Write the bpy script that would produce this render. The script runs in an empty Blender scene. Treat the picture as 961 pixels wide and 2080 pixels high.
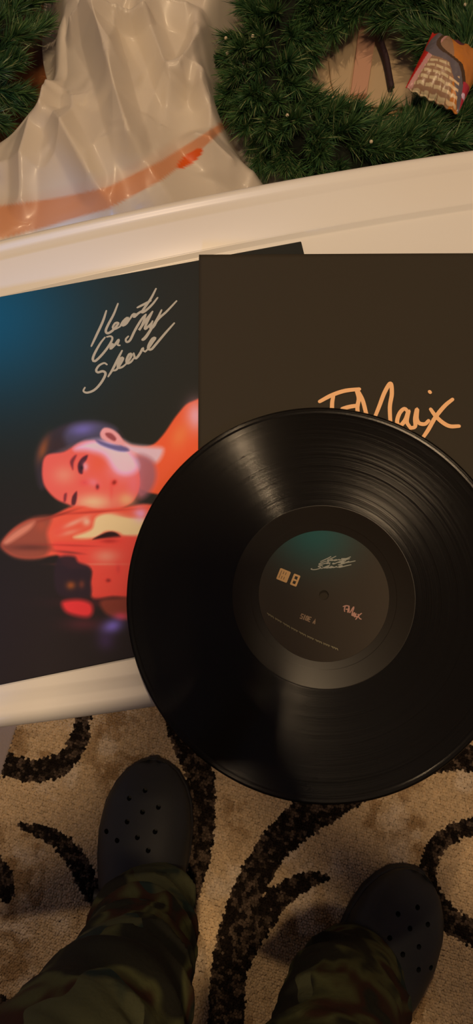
import bpy, bmesh, math, random
import numpy as np
from mathutils import Vector, Matrix, noise as mnoise
S = bpy.context.scene
COL = S.collection
random.seed(7); RNG = np.random.default_rng(7)
PI = math.pi
R_ = math.radians

# ------------------------------------------------------------------ camera
F = 1400.0                       # focal length in pixels of the 961 x 2080 frame
T = 0.480                        # height of the table top
CAM = Vector((0.0, 0.0, T + 0.5359))
CR = Matrix(((0.9999983, -0.0003614, -0.0018229), (0.0, 0.9809097, -0.1944637), (0.0018583, 0.1944633, 0.980908)))
cd = bpy.data.cameras.new('camera'); cam = bpy.data.objects.new('camera', cd); COL.objects.link(cam)
cam.matrix_world = Matrix.Translation(CAM) @ CR.to_4x4()
cd.sensor_fit = 'VERTICAL'; cd.sensor_height = 36.0; cd.lens = 36.0 * F / 2080.0; cd.clip_start = 0.004; cd.clip_end = 50
cd.dof.use_dof = False
S.camera = cam
S.view_settings.view_transform = 'Standard'; S.view_settings.look = 'None'
S.view_settings.gamma = 1.0; S.view_settings.use_curve_mapping = False
S.view_settings.exposure = 0.0

# ------------------------------------------------------------------ light
w = bpy.data.worlds.new('world'); S.world = w; w.use_nodes = True
w.node_tree.nodes['Background'].inputs[0].default_value = (0.9, 0.62, 0.40, 1); w.node_tree.nodes['Background'].inputs[1].default_value = 0.03

def area(name, loc, target, size, power, color, shape='DISK'):
    l = bpy.data.lights.new(name, 'AREA'); l.shape = shape; l.size = size; l.energy = power; l.color = color
    o = bpy.data.objects.new(name, l); COL.objects.link(o); o.location = loc
    o.rotation_euler = (Vector(target) - Vector(loc)).to_track_quat('-Z', 'Y').to_euler(); return o
area('ceiling_lamp_light', (0.07, -0.16, 2.34), (0.02, 0.05, 0), 0.22, 17.0, (1.0, 0.70, 0.405))
area('small_lamp_light', (-0.15, 1.10, 2.36), (-0.05, 0.3, 0), 0.05, 10.3, (1.0, 0.70, 0.41))
area('window_light', (-0.39, -1.95, 1.08), (-0.2, 0.3, 0.3), 0.24, 34, (0.16, 0.42, 1.0), 'SQUARE')

# ------------------------------------------------------------------ helpers
def lin(c):
    c = np.asarray(c, float) / 255.0
    return np.where(c <= 0.04045, c / 12.92, ((c + 0.055) / 1.055) ** 2.4)
LIT = np.array((0.68, 0.52, 0.33))          # warm light level on the table, to turn a seen colour into a surface colour
def alb(c, k=1.0, L=LIT):
    return np.clip(lin(c) / (L * k), 0.0, 0.95)
def at(px, py, z):
    w = CR @ Vector(((px - 480.5) / F, -(py - 1040.0) / F, -1.0)); t = (z - CAM.z) / w.z
    return Vector((w.x * t, w.y * t, z))
CRn = np.array(CR)
def to_px(P):                                # world points (n,3) -> print sheet coordinates
    c = (np.asarray(P) - np.array(CAM)) @ CRn
    return np.stack([480.5 + F * c[:, 0] / -c[:, 2], 1040.0 - F * c[:, 1] / -c[:, 2]], 1)
def mat(name, col=(0.8, 0.8, 0.8), rough=0.5, spec=0.5, attr=False, **kw):
    m = bpy.data.materials.new(name); m.use_nodes = True; b = m.node_tree.nodes['Principled BSDF']
    b.inputs['Base Color'].default_value = (*[float(x) for x in col], 1); b.inputs['Roughness'].default_value = rough
    b.inputs['Specular IOR Level'].default_value = spec
    for k, v in kw.items(): b.inputs[k.replace('_', ' ')].default_value = v
    if attr:
        a = m.node_tree.nodes.new('ShaderNodeVertexColor'); a.layer_name = 'Col'
        m.node_tree.links.new(a.outputs[0], b.inputs['Base Color'])
    return m
def N(m, t, **kw):
    n = m.node_tree.nodes.new(t)
    for k, v in kw.items():
        if k.startswith('i_'): n.inputs[k[2:].replace('_', ' ')].default_value = v
        else: setattr(n, k, v)
    return n
def L(m, a, b): m.node_tree.links.new(a, b)
def bsdf(m): return m.node_tree.nodes['Principled BSDF']
def bump(m, height, strength=0.3, dist=0.001):
    b = N(m, 'ShaderNodeBump'); b.inputs['Strength'].default_value = strength; b.inputs['Distance'].default_value = dist
    L(m, height, b.inputs['Height']); L(m, b.outputs[0], bsdf(m).inputs['Normal']); return b
def ramp(m, fac, stops, interp='LINEAR'):
    r = N(m, 'ShaderNodeValToRGB'); r.color_ramp.interpolation = interp
    e = r.color_ramp.elements
    while len(e) < len(stops): e.new(0.5)
    for q, (p, c) in zip(e, stops): q.position = p; q.color = (*[float(x) for x in c], 1)
    L(m, fac, r.inputs[0]); return r
def noise_n(m, scale, detail=4, rough=0.5, coord='Object', dist=0.0):
    tc = N(m, 'ShaderNodeTexCoord'); n = N(m, 'ShaderNodeTexNoise')
    n.inputs['Scale'].default_value = scale; n.inputs['Detail'].default_value = detail; n.inputs['Roughness'].default_value = rough
    n.inputs['Distortion'].default_value = dist
    L(m, tc.outputs[coord], n.inputs['Vector']); return n
def obj(name, me, m=None, parent=None, smooth=False, kind=None, label=None):
    if isinstance(me, bmesh.types.BMesh):
        d = bpy.data.meshes.new(name); me.to_mesh(d); me.free(); me = d
    o = bpy.data.objects.new(name, me); COL.objects.link(o)
    if m is not None and len(me.materials) == 0: me.materials.append(m)
    if smooth: me.shade_smooth()
    if parent is not None: o.parent = parent
    if kind: o['kind'] = kind
    if label: o['label'] = label
    return o
def tag(o, label, cat, group=None):
    o['label'] = label; o['category'] = cat
    if group: o['group'] = group
    return o
def thing(name, label, cat, loc=(0, 0, 0), rotz=0.0, group=None):
    o = bpy.data.objects.new(name, None); COL.objects.link(o); o.location = loc; o.rotation_euler = (0, 0, rotz)
    o.empty_display_size = 0.05
    return tag(o, label, cat, group)
def mesh_np(name, V, Fc, col=None, uv=None):
    me = bpy.data.meshes.new(name); V = np.asarray(V, np.float32); Fc = np.asarray(Fc, np.int32)
    me.vertices.add(len(V)); me.vertices.foreach_set('co', V.ravel())
    k = Fc.shape[1]; me.loops.add(Fc.size); me.loops.foreach_set('vertex_index', Fc.ravel())
    me.polygons.add(len(Fc)); me.polygons.foreach_set('loop_start', np.arange(0, Fc.size, k, dtype=np.int32))
    me.polygons.foreach_set('loop_total', np.full(len(Fc), k, np.int32))
    me.update(calc_edges=True); me.validate()
    if col is not None:
        a = me.color_attributes.new('Col', 'FLOAT_COLOR', 'POINT')
        c = np.ones((len(V), 4), np.float32); c[:, :3] = col; a.data.foreach_set('color', c.ravel())
    return me
def grid_faces(nu, nv, wrap_u=False):
    i = np.arange(nu if wrap_u else nu - 1); j = np.arange(nv - 1)
    I, J = np.meshgrid(i, j, indexing='ij'); I = I.ravel(); J = J.ravel(); I2 = (I + 1) % nu
    return np.stack([I * nv + J, I2 * nv + J, I2 * nv + J + 1, I * nv + J + 1], 1)
def bm_box(bm, x0, x1, y0, y1, z0, z1, bev=0.0, seg=2):
    r = bmesh.ops.create_cube(bm, size=1.0, matrix=Matrix.Translation(((x0 + x1) / 2, (y0 + y1) / 2, (z0 + z1) / 2)) @ Matrix.Diagonal((x1 - x0, y1 - y0, z1 - z0, 1)))
    if bev > 0:
        es = list({e for v in r['verts'] for e in v.link_edges})
        bmesh.ops.bevel(bm, geom=es, offset=bev, segments=seg, affect='EDGES', profile=0.5)
    return bm
def box(x0, x1, y0, y1, z0, z1, bev=0.0, seg=2): return bm_box(bmesh.new(), x0, x1, y0, y1, z0, z1, bev, seg)
def lathe(prof, n=96):                       # prof: [(r, z)]
    V = []; 
    for r, z in prof:
        a = np.arange(n) * 2 * PI / n; V.append(np.stack([r * np.cos(a), r * np.sin(a), np.full(n, z)], 1))
    V = np.concatenate(V); m = len(prof); Fc = []
    for j in range(m - 1):
        i = np.arange(n); i2 = (i + 1) % n
        Fc.append(np.stack([j * n + i, (j + 1) * n + i, (j + 1) * n + i2, j * n + i2], 1))
    return V, np.concatenate(Fc)
def cr_spline(pts, step):                    # catmull-rom through points (any dimension)
    p = np.array(pts, float); p = np.vstack([2 * p[0] - p[1], p, 2 * p[-1] - p[-2]]); out = []
    for i in range(1, len(p) - 2):
        d = np.linalg.norm((p[i + 1] - p[i])[:2]); k = max(2, int(d / step))
        t = np.linspace(0, 1, k, endpoint=False)[:, None]
        out.append(0.5 * ((2 * p[i]) + (-p[i - 1] + p[i + 1]) * t + (2 * p[i - 1] - 5 * p[i] + 4 * p[i + 1] - p[i + 2]) * t ** 2 + (-p[i - 1] + 3 * p[i] - 3 * p[i + 1] + p[i + 2]) * t ** 3))
    out.append(p[-2][None]); return np.vstack(out)
def strokes_mesh(strokes, z, width, to_xy, taper=0.0, smooth=True):
    """pen strokes -> one flat raised ribbon mesh; strokes in sheet coordinates, to_xy maps to the plane"""
    V = []; Fc = []; zz = z
    for s in strokes:
        p = cr_spline(s, 2.0) if (smooth and len(s) > 2) else np.array(s, float)
        q = np.array([to_xy(a, b) for a, b in p[:, :2]]); n = len(q)
        d = np.gradient(q, axis=0); d /= np.linalg.norm(d, axis=1)[:, None] + 1e-12
        nr = np.stack([-d[:, 1], d[:, 0]], 1); t = np.linspace(0, 1, n)
        wd = width / 2 * (1 - taper * np.abs(2 * t - 1) ** 3); wd = wd[:, None]
        b = len(V)
        for i_, (a, c) in enumerate(zip(q + nr * wd, q - nr * wd)): V += [(a[0], a[1], zz + i_ * 8e-7), (c[0], c[1], zz + i_ * 8e-7)]
        for i in range(n - 1): Fc.append((b + 2 * i + 1, b + 2 * i + 3, b + 2 * i + 2, b + 2 * i))
        for e, sg in ((0, 1), (n - 1, -1)):   # round ends
            c0 = len(V); k = 5; a0 = math.atan2(*(nr[e][::-1] * sg))
            V.append((q[e][0], q[e][1], zz))
            for i in range(k + 1):
                a = a0 + PI * i / k; V.append((q[e][0] + wd[e][0] * math.cos(a), q[e][1] + wd[e][0] * math.sin(a), zz))
            for i in range(k): Fc.append((c0, c0 + 1 + i, c0 + 2 + i))
        zz += 4e-6
    me = bpy.data.meshes.new('lettering'); me.from_pydata(V, [], Fc); me.update(); return me

# ------------------------------------------------------------------ the room
ROOM = (-2.0, 2.2, -2.2, 2.4, 2.42)
def struct(name, bm, m):
    o = obj(name, bm, m); o['kind'] = 'structure'; return o
mwall = mat('wall_paint', (0.62, 0.52, 0.40), 0.8); nn = noise_n(mwall, 60); bump(mwall, nn.outputs[0], 0.1)
mceil = mat('ceiling_paint', (0.66, 0.56, 0.44), 0.9); nn = noise_n(mceil, 40); bump(mceil, nn.outputs[0], 0.15)
x0, x1, y0, y1, zc = ROOM
struct('ceiling', box(x0, x1, y0, y1, zc, zc + 0.1), mceil)
struct('wall_left', box(x0 - 0.1, x0, y0, y1, 0, zc), mwall)
struct('wall_right', box(x1, x1 + 0.1, y0, y1, 0, zc), mwall)
struct('wall_far', box(x0 - 0.1, x1 + 0.1, y1, y1 + 0.1, 0, zc), mwall)
struct('wall_near', box(x0 - 0.1, x1 + 0.1, y0 - 0.1, y0, 0, zc), mwall)
mtrim = mat('trim_paint', (0.7, 0.66, 0.6), 0.4)
struct('baseboard_left', box(x0, x0 + 0.015, y0, y1, 0, 0.09, 0.004), mtrim)
struct('baseboard_far', box(x0 + 0.015, x1 - 0.015, y1 - 0.015, y1, 0, 0.09, 0.004), mtrim)
struct('baseboard_right', box(x1 - 0.015, x1, y0, y1, 0, 0.09, 0.004), mtrim)
mwood = mat('floor_wood', (0.35, 0.13, 0.045), 0.4)
tc = N(mwood, 'ShaderNodeTexCoord'); mp = N(mwood, 'ShaderNodeMapping'); mp.inputs['Scale'].default_value = (60, 3, 1)
ns = N(mwood, 'ShaderNodeTexNoise'); ns.inputs['Scale'].default_value = 1.0; ns.inputs['Detail'].default_value = 5
L(mwood, tc.outputs['Object'], mp.inputs[0]); L(mwood, mp.outputs[0], ns.inputs['Vector'])
rp = ramp(mwood, ns.outputs[0], [(0.3, (0.20, 0.065, 0.02)), (0.7, (0.48, 0.19, 0.07))]); L(mwood, rp.outputs[0], bsdf(mwood).inputs['Base Color'])
floor = struct('floor', box(x0, x1, y0, y1, -0.12, -0.016), mwood)
pb = bmesh.new(); bm_box(pb, -0.0595, 0.0595, -0.60, 0.60, -0.008, 0.008, 0.0015, 1)
pme = bpy.data.meshes.new('plank'); pb.to_mesh(pme); pb.free(); pme.materials.append(mwood)
nxp = int((x1 - x0) / 0.12); nyp = 4
for i in range(nxp):
    for j in range(nyp):
        o = bpy.data.objects.new('plank', pme); COL.objects.link(o); o.parent = floor
        yy = y0 + 0.6 + j * 1.204 - (0.45 if i % 2 else 0.0) * 0
        if yy + 0.6 > y1 + 0.25: continue
        o.location = (x0 + 0.06 + i * 0.12, yy if j < 3 else y1 - 0.6, -0.008 - 0.0003 * ((i * 7 + j * 3) % 3))
        if j == 3: o.scale = (1, (y1 - (y0 + 3 * 1.204)) / 1.2, 1); o.location.y = (y1 + y0 + 3 * 1.204) / 2

# ------------------------------------------------------------------ rug
RA = at(28, 1475, 0.012); RB = at(3, 1552, 0.012)
rdir = (RA - RB); rdir.z = 0; rdir.normalize()          # left edge of the rug, pointing away from the viewer
rang = math.atan2(rdir.y, rdir.x) - PI / 2
rug = thing('patterned_rug', 'cream rug with dark brown scrolling pattern on the floor under the white table', 'rug', (RA.x, RA.y, 0), rang)
RW, RY0, RY1 = 1.45, -0.52, 1.15
RM = Matrix.Translation(rug.location) @ Matrix.Rotation(rang, 4, 'Z'); RMi = RM.inverted()
RMn = np.array(RM)
def rug_world(xy):
    return xy @ RMn[:2, :2].T + RMn[:2, 3]
SW = [  # centre line in floor sheet coordinates with width
 [(166, 1430, 32), (166, 1465, 33), (160, 1500, 36), (142, 1535, 40), (112, 1558, 44), (70, 1568, 46), (30, 1560, 46), (-8, 1545, 44), (-40, 1520, 40)],
 [(38, 1678, 8), (62, 1685, 20), (90, 1694, 30), (122, 1712, 36), (150, 1742, 38), (168, 1775, 42), (184, 1808, 40), (215, 1850, 34), (240, 1900, 10)],
 [(-50, 1720, 30), (-22, 1752, 44), (-2, 1785, 54), (8, 1812, 40), (14, 1838, 8)],
 [(345, 1440, 30), (365, 1490, 44), (388, 1530, 56), (406, 1580, 58), (410, 1640, 54), (408, 1700, 52), (402, 1755, 44), (395, 1800, 30), (388, 1850, 12)],
 [(720, 1590, 90), (665, 1630, 84), (612, 1668, 76), (562, 1715, 66), (522, 1775, 64), (493, 1845, 64), (473, 1920, 68), (463, 2000, 72), (460, 2100, 74), (470, 2220, 70)],
 [(670, 1788, 6), (645, 1786, 24), (610, 1797, 38), (570, 1822, 48), (538, 1858, 56), (508, 1900, 62), (480, 1950, 66)],
 [(1010, 1690, 34), (975, 1682, 34), (940, 1686, 34), (903, 1705, 38), (880, 1735, 36), (870, 1775, 36), (880, 1820, 40), (905, 1858, 44), (940, 1886, 52), (990, 1905, 54), (1050, 1900, 50)],
 [(850, 1572, 16), (880, 1558, 30), (915, 1545, 42), (950, 1540, 50), (1000, 1545, 52), (1060, 1570, 40)],
 [(1010, 1690, 34), (1045, 1730, 34), (1050, 1790, 30), (1015, 1830, 16)],
 [(470, 2220, 70), (500, 2330, 60), (570, 2420, 50), (660, 2460, 30), (720, 2440, 8)],
 [(-40, 1520, 40), (-50, 1450, 34), (-20, 1400, 26), (40, 1380, 20), (120, 1400, 26), (166, 1430, 32)],
 [(1200, 1500, 50), (1160, 1650, 60), (1180, 1800, 60), (1260, 1950, 50), (1300, 2100, 40)],
 [(80, 2300, 50), (60, 2150, 56), (-30, 2030, 50), (-130, 1990, 20)],
]
SEG = []
for s in SW:
    p = cr_spline([(a, b, c) for a, b, c in s], 12.0)
    SEG.append(np.hstack([p[:-1], p[1:]]))
SEG = np.vstack(SEG)
def swirl_d(pxy):                             # signed distance to the dark scrolls in sheet units (negative inside)
    d = np.full(len(pxy), 1e9)
    for x0_, y0_, w0, x1_, y1_, w1 in SEG:
        a = np.array((x0_, y0_)); b = np.array((x1_, y1_)); ab = b - a
        t = np.clip(((pxy - a) @ ab) / (ab @ ab + 1e-9), 0, 1)
        q = np.hypot(*(pxy - a - t[:, None] * ab).T) - (w0 + (w1 - w0) * t) / 2
        d = np.minimum(d, q)
    return d
def vnoise(xy, s, seed=0, oct=3):             # cheap value noise
    out = np.zeros(len(xy)); amp = 1; tot = 0
    rg = np.random.default_rng(seed); tab = rg.random((256, 256))
    for o_ in range(oct):
        p = xy * s * 2 ** o_; i = np.floor(p).astype(int); f = p - i; f = f * f * (3 - 2 * f)
        g = lambda a, b: tab[(i[:, 0] + a) % 256, (i[:, 1] + b) % 256]
        out += amp * ((g(0, 0) * (1 - f[:, 0]) + g(1, 0) * f[:, 0]) * (1 - f[:, 1]) + (g(0, 1) * (1 - f[:, 0]) + g(1, 1) * f[:, 0]) * f[:, 1])
        tot += amp; amp *= 0.5
    return out / tot
CREAM = np.array((0.60, 0.455, 0.285)); SAND = np.array((0.37, 0.245, 0.125)); PALE = np.array((0.66, 0.54, 0.40))
def rug_color(wxy):
    P3 = np.column_stack([wxy, np.full(len(wxy), 0.012)])
    px = to_px(P3); rg = np.random.default_rng(3)
    d = swirl_d(px) + (rg.random(len(px)) - 0.5) * 5.0
    n1 = vnoise(wxy, 14, 1); n2 = vnoise(wxy, 60, 2); n3 = rg.random(len(px))
    f = np.clip((n1 - 0.46) * 7, 0, 1)[:, None] * np.clip((n2 - 0.40) * 6, 0, 1)[:, None]
    c = CREAM * (1 - f) + SAND * f
    g = np.clip((vnoise(wxy, 22, 5) - 0.62) * 8, 0, 1)[:, None]; c = c * (1 - g) + PALE * g
    c = c * (0.86 + 0.28 * n3[:, None])
    k = np.clip((vnoise(wxy, 170, 9, 2) - 0.50) * 6, 0, 1)[:, None]
    dk = (np.array((0.016, 0.011, 0.008)) * (1 - k) + np.array((0.10, 0.07, 0.05)) * k) * (0.6 + 0.8 * n3[:, None])
    ins = (d < 0)[:, None]
    return np.where(ins, dk, c), d < 0
mrug = mat('rug_pile', rough=0.95, spec=0.1, attr=True)
# backing slab with its own colour print
gx = np.linspace(0.004, RW, 180); gy = np.linspace(RY0, RY1, 260)
GX, GY = np.meshgrid(gx, gy, indexing='ij'); loc = np.column_stack([GX.ravel(), GY.ravel()])
wxy = rug_world(loc); cc, _ = rug_color(wxy)
obj('backing', mesh_np('backing', np.column_stack([loc, np.full(len(loc), 0.005)]), grid_faces(180, 260), cc * 0.85), mrug, rug)
# tufted pile: one short wedge per tuft
st = 0.0034
gx = np.arange(0.004, 0.80, st); gy = np.arange(RY0, 0.16, st)
gx2 = np.arange(0.004, RW, 0.0075); gy2 = np.arange(0.16, RY1, 0.0075)
gx3 = np.arange(0.80, RW, 0.0075); gy3 = np.arange(RY0, 0.16, 0.0075)
def tufts(gx, gy, r):
    A, B = np.meshgrid(gx, gy, indexing='ij'); A[:, ::2] += (gx[1] - gx[0]) / 2; return np.column_stack([A.ravel(), B.ravel(), np.full(A.size, r)])
tf = np.vstack([tufts(gx, gy, 0.0026), tufts(gx2, gy2, 0.0055), tufts(gx3, gy3, 0.0055)])
tf[:, :2] += RNG.normal(0, 0.15, (len(tf), 2)) * tf[:, 2:3]; tf = tf[tf[:, 0] < RW]
wxy = rug_world(tf[:, :2]); cc, ins = rug_color(wxy)
n = len(tf); a0 = RNG.random(n) * PI; h = 0.0092 + 0.0014 * RNG.random(n) + np.where(ins, 0.0008, 0) + 0.0012 * vnoise(wxy, 40, 4)
lean = RNG.normal(0, 0.0012, (n, 2)); V = np.zeros((n, 5, 3)); 
for k in range(4):
    a = a0 + k * PI / 2; V[:, k, 0] = tf[:, 0] + tf[:, 2] * np.cos(a); V[:, k, 1] = tf[:, 1] + tf[:, 2] * np.sin(a); V[:, k, 2] = 0.0072 + (h - 0.0105) * 0.8
V[:, 4, 0] = tf[:, 0] + lean[:, 0]; V[:, 4, 1] = tf[:, 1] + lean[:, 1]; V[:, 4, 2] = h + 0.0010
b = np.arange(n)[:, None] * 5; Fc = np.stack([np.hstack([b + k, b + (k + 1) % 4, b + 4]) for k in range(4)], 1).reshape(-1, 3)
obj('pile', mesh_np('pile', V.reshape(-1, 3), Fc, np.repeat(cc, 5, 0)), mrug, rug, kind='stuff')
mbind = mat('rug_binding', (0.34, 0.28, 0.26), 0.9)
nn = noise_n(mbind, 400); bump(mbind, nn.outputs[0], 0.6)
bb = bmesh.new(); bm_box(bb, -0.020, 0.003, RY0, RY1, 0.0005, 0.008, 0.003); obj('binding', bb, mbind, rug, label='grey woven edge binding of the rug')

# ------------------------------------------------------------------ white table, slightly boat-shaped, recessed top
TA = R_(11.3); TC = (0.100, 0.2025)
table = thing('coffee_table', 'glossy white painted coffee table with moulded rim and recessed top', 'table', (TC[0], TC[1], 0), TA)
mtab = mat('white_paint', (0.80, 0.795, 0.78), 0.30, 0.45)
nn = noise_n(mtab, 9, 3); st1 = noise_n(mtab, 4.0, 2)
rp = ramp(mtab, st1.outputs[0], [(0.40, (0.80, 0.795, 0.78)), (0.66, (0.78, 0.75, 0.70))])
L(mtab, rp.outputs[0], bsdf(mtab).inputs['Base Color']); bump(mtab, nn.outputs[0], 0.05, 0.002)
HL = 0.56
def table_ring(inset, z, n=48, k=0.25):
    """outline of the top, inset from the rim; near/far edges bow outward, short edges straight, rounded corners"""
    hw = 0.2150; hl = HL; pts = []
    rc = max(0.004, 0.03 - inset)
    xs = np.linspace(-hl + inset + rc, hl - inset - rc, n)
    f = lambda x: hw - inset - k * x * x / 2
    for x in xs: pts.append((x, f(x)))
    c = (hl - inset - rc, f(xs[-1]) - rc)
    for i in range(1, 8): a = PI / 2 - i * PI / 16; pts.append((c[0] + rc * math.cos(a), c[1] + rc * math.sin(a)))
    pts.append((hl - inset, c[1]))
    lo = [(x, -y) for x, y in pts]; full = pts + lo[::-1]
    L_ = pts[n:]; full = pts + lo[::-1]
    left = [(-x, -y) for x, y in pts[n:]]; left2 = [(-x, y) for x, y in pts[n:]][::-1]
    # order: top edge (left->right), right cap, bottom edge (right->left), left cap
    top = pts[:n]; rcap = pts[n:] + [(x, -y) for x, y in pts[n:]][::-1]; bot = [(x, -y) for x, y in top[::-1]]
    lcap = [(-x, -y) for x, y in pts[n:]] + [(-x, y) for x, y in pts[n:]][::-1]
    full = top + rcap + bot + lcap
    return np.array([(x, y, z) for x, y in full])
def ring_loft(rings, cap0=True, cap1=True):
    bm = bmesh.new(); prev = None; allr = []
    for r in rings:
        vs = [bm.verts.new(p) for p in r]; allr.append(vs)
        if prev:
            for i in range(len(vs)):
                j = (i + 1) % len(vs); bm.faces.new((prev[i], prev[j], vs[j], vs[i]))
        prev = vs
    if cap0: bm.faces.new(allr[0][::-1])
    if cap1: bm.faces.new(allr[-1])
    bmesh.ops.recalc_face_normals(bm, faces=bm.faces)
    return bm
D = 0.0040                                   # depth of the recess
prof = [(0.0690, T - D), (0.0635, T - D), (0.0622, T - D * 0.9), (0.0595, T - D * 0.12), (0.0585, T - 0.0001), (0.0575, T), (0.0275, T), (0.0260, T - 0.0002), (0.0240, T - 0.0008), (0.0222, T - 0.0013), (0.0205, T - 0.0016), (0.0185, T - 0.0021), (0.0165, T - 0.0024), (0.0148, T - 0.0023), (0.0128, T - 0.0018), (0.0108, T - 0.0016), (0.0088, T - 0.0020), (0.0062, T - 0.0034), (0.0034, T - 0.0064), (0.0012, T - 0.0100), (0.0, T - 0.0145), (0.0, T - 0.020), (0.0015, T - 0.023), (0.006, T - 0.026), (0.03, T - 0.026)]
o = obj('tabletop_frame', ring_loft([table_ring(a, z) for a, z in prof], False, True), mtab, table); o.data.shade_smooth()
try:
    o.data.set_sharp_from_angle(angle=R_(50))
except Exception: pass
obj('top_panel', ring_loft([table_ring(0.064, T - 0.012), table_ring(0.064, T - D + 0.0001)]), mtab, table)
def apron(x0, x1, y0, y1): return box(x0, x1, y0, y1, T - 0.095, T - 0.026, 0.002)
for s in (-1, 1):
    obj('apron', apron(-0.46, 0.46, s * 0.158 - 0.009, s * 0.158 + 0.009), mtab, table)
    obj('apron', apron(s * 0.49 - 0.009, s * 0.49 + 0.009, -0.13, 0.13), mtab, table)
lb = bmesh.new()
for k, (z, r_) in enumerate(()): pass
V, Fc = lathe([(0.0, 0.0138), (0.016, 0.0138), (0.018, 0.022), (0.020, 0.05), (0.017, 0.06), (0.024, 0.08), (0.027, 0.16), (0.024, 0.27), (0.019, 0.31), (0.026, 0.33), (0.026, 0.35), (0.0, 0.35)], 20)
lme = mesh_np('leg', V, Fc); lme.materials.append(mtab); lme.shade_smooth()
for sx in (-1, 1):
    for sy in (-1, 1):
        lg = bpy.data.objects.new('leg', lme); COL.objects.link(lg); lg.parent = table; lg.location = (sx * 0.49, sy * 0.155, 0)
        obj('leg_block', box(-0.027, 0.027, -0.027, 0.027, 0.345, T - 0.026, 0.002), mtab, lg)

# ------------------------------------------------------------------ album cover with printed portrait
AW = 0.315; ATH = 0.2011; AZ = T + 0.0012
Ae = np.array((math.cos(ATH), math.sin(ATH))); Ag = np.array((-Ae[1], Ae[0]))
ATR = np.array((0.0564, 0.3422)); AO = ATR - Ae * AW / 2 - Ag * AW / 2
album = thing('album_cover', 'dark album cover printed with a red lit woman and handwritten title', 'album', (AO[0], AO[1], T - D), ATH)
ath = AZ - (T - D) + 0.0016                 # thickness of the cover
mcard = mat('card_black', alb((24, 20, 17)), 0.5, 0.15)
mprint = mat('printed_cover', rough=0.5, spec=0.12, attr=True)
obj('jacket', box(-AW / 2, AW / 2, -AW / 2, AW / 2, 0, ath - 0.0003, 0.0008, 2), mcard, album)
NG = 420
g = np.linspace(-AW / 2 + 0.0006, AW / 2 - 0.0006, NG); GX, GY = np.meshgrid(g, g, indexing='ij')
loc = np.column_stack([GX.ravel(), GY.ravel()]); wl = AO + loc[:, :1] * Ae + loc[:, 1:] * Ag
ZA = T - D + ath
px = to_px(np.column_stack([wl, np.full(len(wl), ZA)]))
def poly_sd(p, poly):
    poly = np.array(poly, float); n = len(poly); d = np.full(len(p), 1e18); s = np.ones(len(p))
    for i in range(n):
        a = poly[i]; b = poly[i - 1]; e = b - a; w_ = p - a
        t = np.clip((w_ @ e) / (e @ e), 0, 1); q = w_ - t[:, None] * e; d = np.minimum(d, (q * q).sum(1))
        c1 = p[:, 1] >= a[1]; c2 = p[:, 1] < b[1]; c3 = e[0] * w_[:, 1] > e[1] * w_[:, 0]
        fl = (c1 & c2 & c3) | (~c1 & ~c2 & ~c3); s = np.where(fl, -s, s)
    return s * np.sqrt(d)
def soft(poly, blur=4.0, closed_smooth=True):
    q = poly
    if closed_smooth:
        a = np.array(list(poly) + [poly[0]], float); a = np.vstack([poly[-1], a, poly[1]])
        out = []
        for i in range(1, len(a) - 2):
            t = np.linspace(0, 1, 5, endpoint=False)[:, None]
            out.append(0.5 * (2 * a[i] + (-a[i - 1] + a[i + 1]) * t + (2 * a[i - 1] - 5 * a[i] + 4 * a[i + 1] - a[i + 2]) * t ** 2 + (-a[i - 1] + 3 * a[i] - 3 * a[i + 1] + a[i + 2]) * t ** 3))
        q = np.vstack(out)
    return np.clip(0.5 - poly_sd(px, q) / blur, 0, 1)
def blob(cx, cy, rx, ry, ang=0.0, p=1.0):
    c, s = math.cos(R_(ang)), math.sin(R_(ang)); dx = px[:, 0] - cx; dy = px[:, 1] - cy
    u = (dx * c + dy * s) / rx; v = (-dx * s + dy * c) / ry
    return np.exp(-(u * u + v * v) ** p)
X, Y = px[:, 0], px[:, 1]
ssm = lambda v, a, b: np.clip((v - a) / (b - a), 0, 1) ** 2 * (3 - 2 * np.clip((v - a) / (b - a), 0, 1))
img = np.zeros((len(px), 3)) + np.array((26, 25, 20.0))
def put(m_, c, k=1.0):
    global img
    m_ = (np.clip(m_ * k, 0, 1))[:, None]; img = img * (1 - m_) + np.array(c, float) * m_
put(np.exp(-((X + 40) / 230) ** 2 - ((Y - 640) / 190) ** 2), (6, 66, 84), 0.95)
put(ssm(Y, 900, 1300) * 0.8, (30, 22, 24))
# hair
put(soft([(80, 990), (72, 950), (76, 912), (98, 880), (140, 860), (190, 856), (232, 866), (256, 896), (262, 910), (215, 905), (150, 915), (108, 935), (94, 965), (92, 990)], 10), (44, 36, 38), 0.97)
put(soft([(130, 885), (150, 862), (200, 858), (236, 872), (215, 890), (175, 893), (140, 905)], 14), (66, 62, 78), 0.8)
put(blob(168, 872, 26, 12, -8), (98, 88, 142), 0.8); put(blob(88, 912, 9, 24, 20), (134, 70, 34), 0.8); put(blob(115, 905, 20, 14, -20), (50, 34, 32), 0.6)
put(soft([(100, 925), (140, 905), (175, 893), (150, 912), (118, 926)], 8), (98, 76, 76), 0.5)
# neck and shoulder
put(soft([(240, 888), (265, 903), (305, 905), (330, 885), (362, 840), (392, 815), (460, 812), (480, 1000), (300, 1000), (285, 960), (262, 930)], 5), (216, 76, 40), 1)
put(soft([(245, 893), (268, 903), (302, 907), (332, 912), (318, 940), (290, 930), (262, 915)], 12), (186, 158, 158), 0.95)
put(soft([(278, 925), (310, 935), (318, 968), (305, 1000), (282, 1010), (262, 960)], 14), (136, 80, 84), 0.9)
put(blob(398, 845, 20, 30), (225, 150, 160), 0.8); put(blob(365, 885, 16, 26, 20), (230, 120, 60), 0.5)
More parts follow.
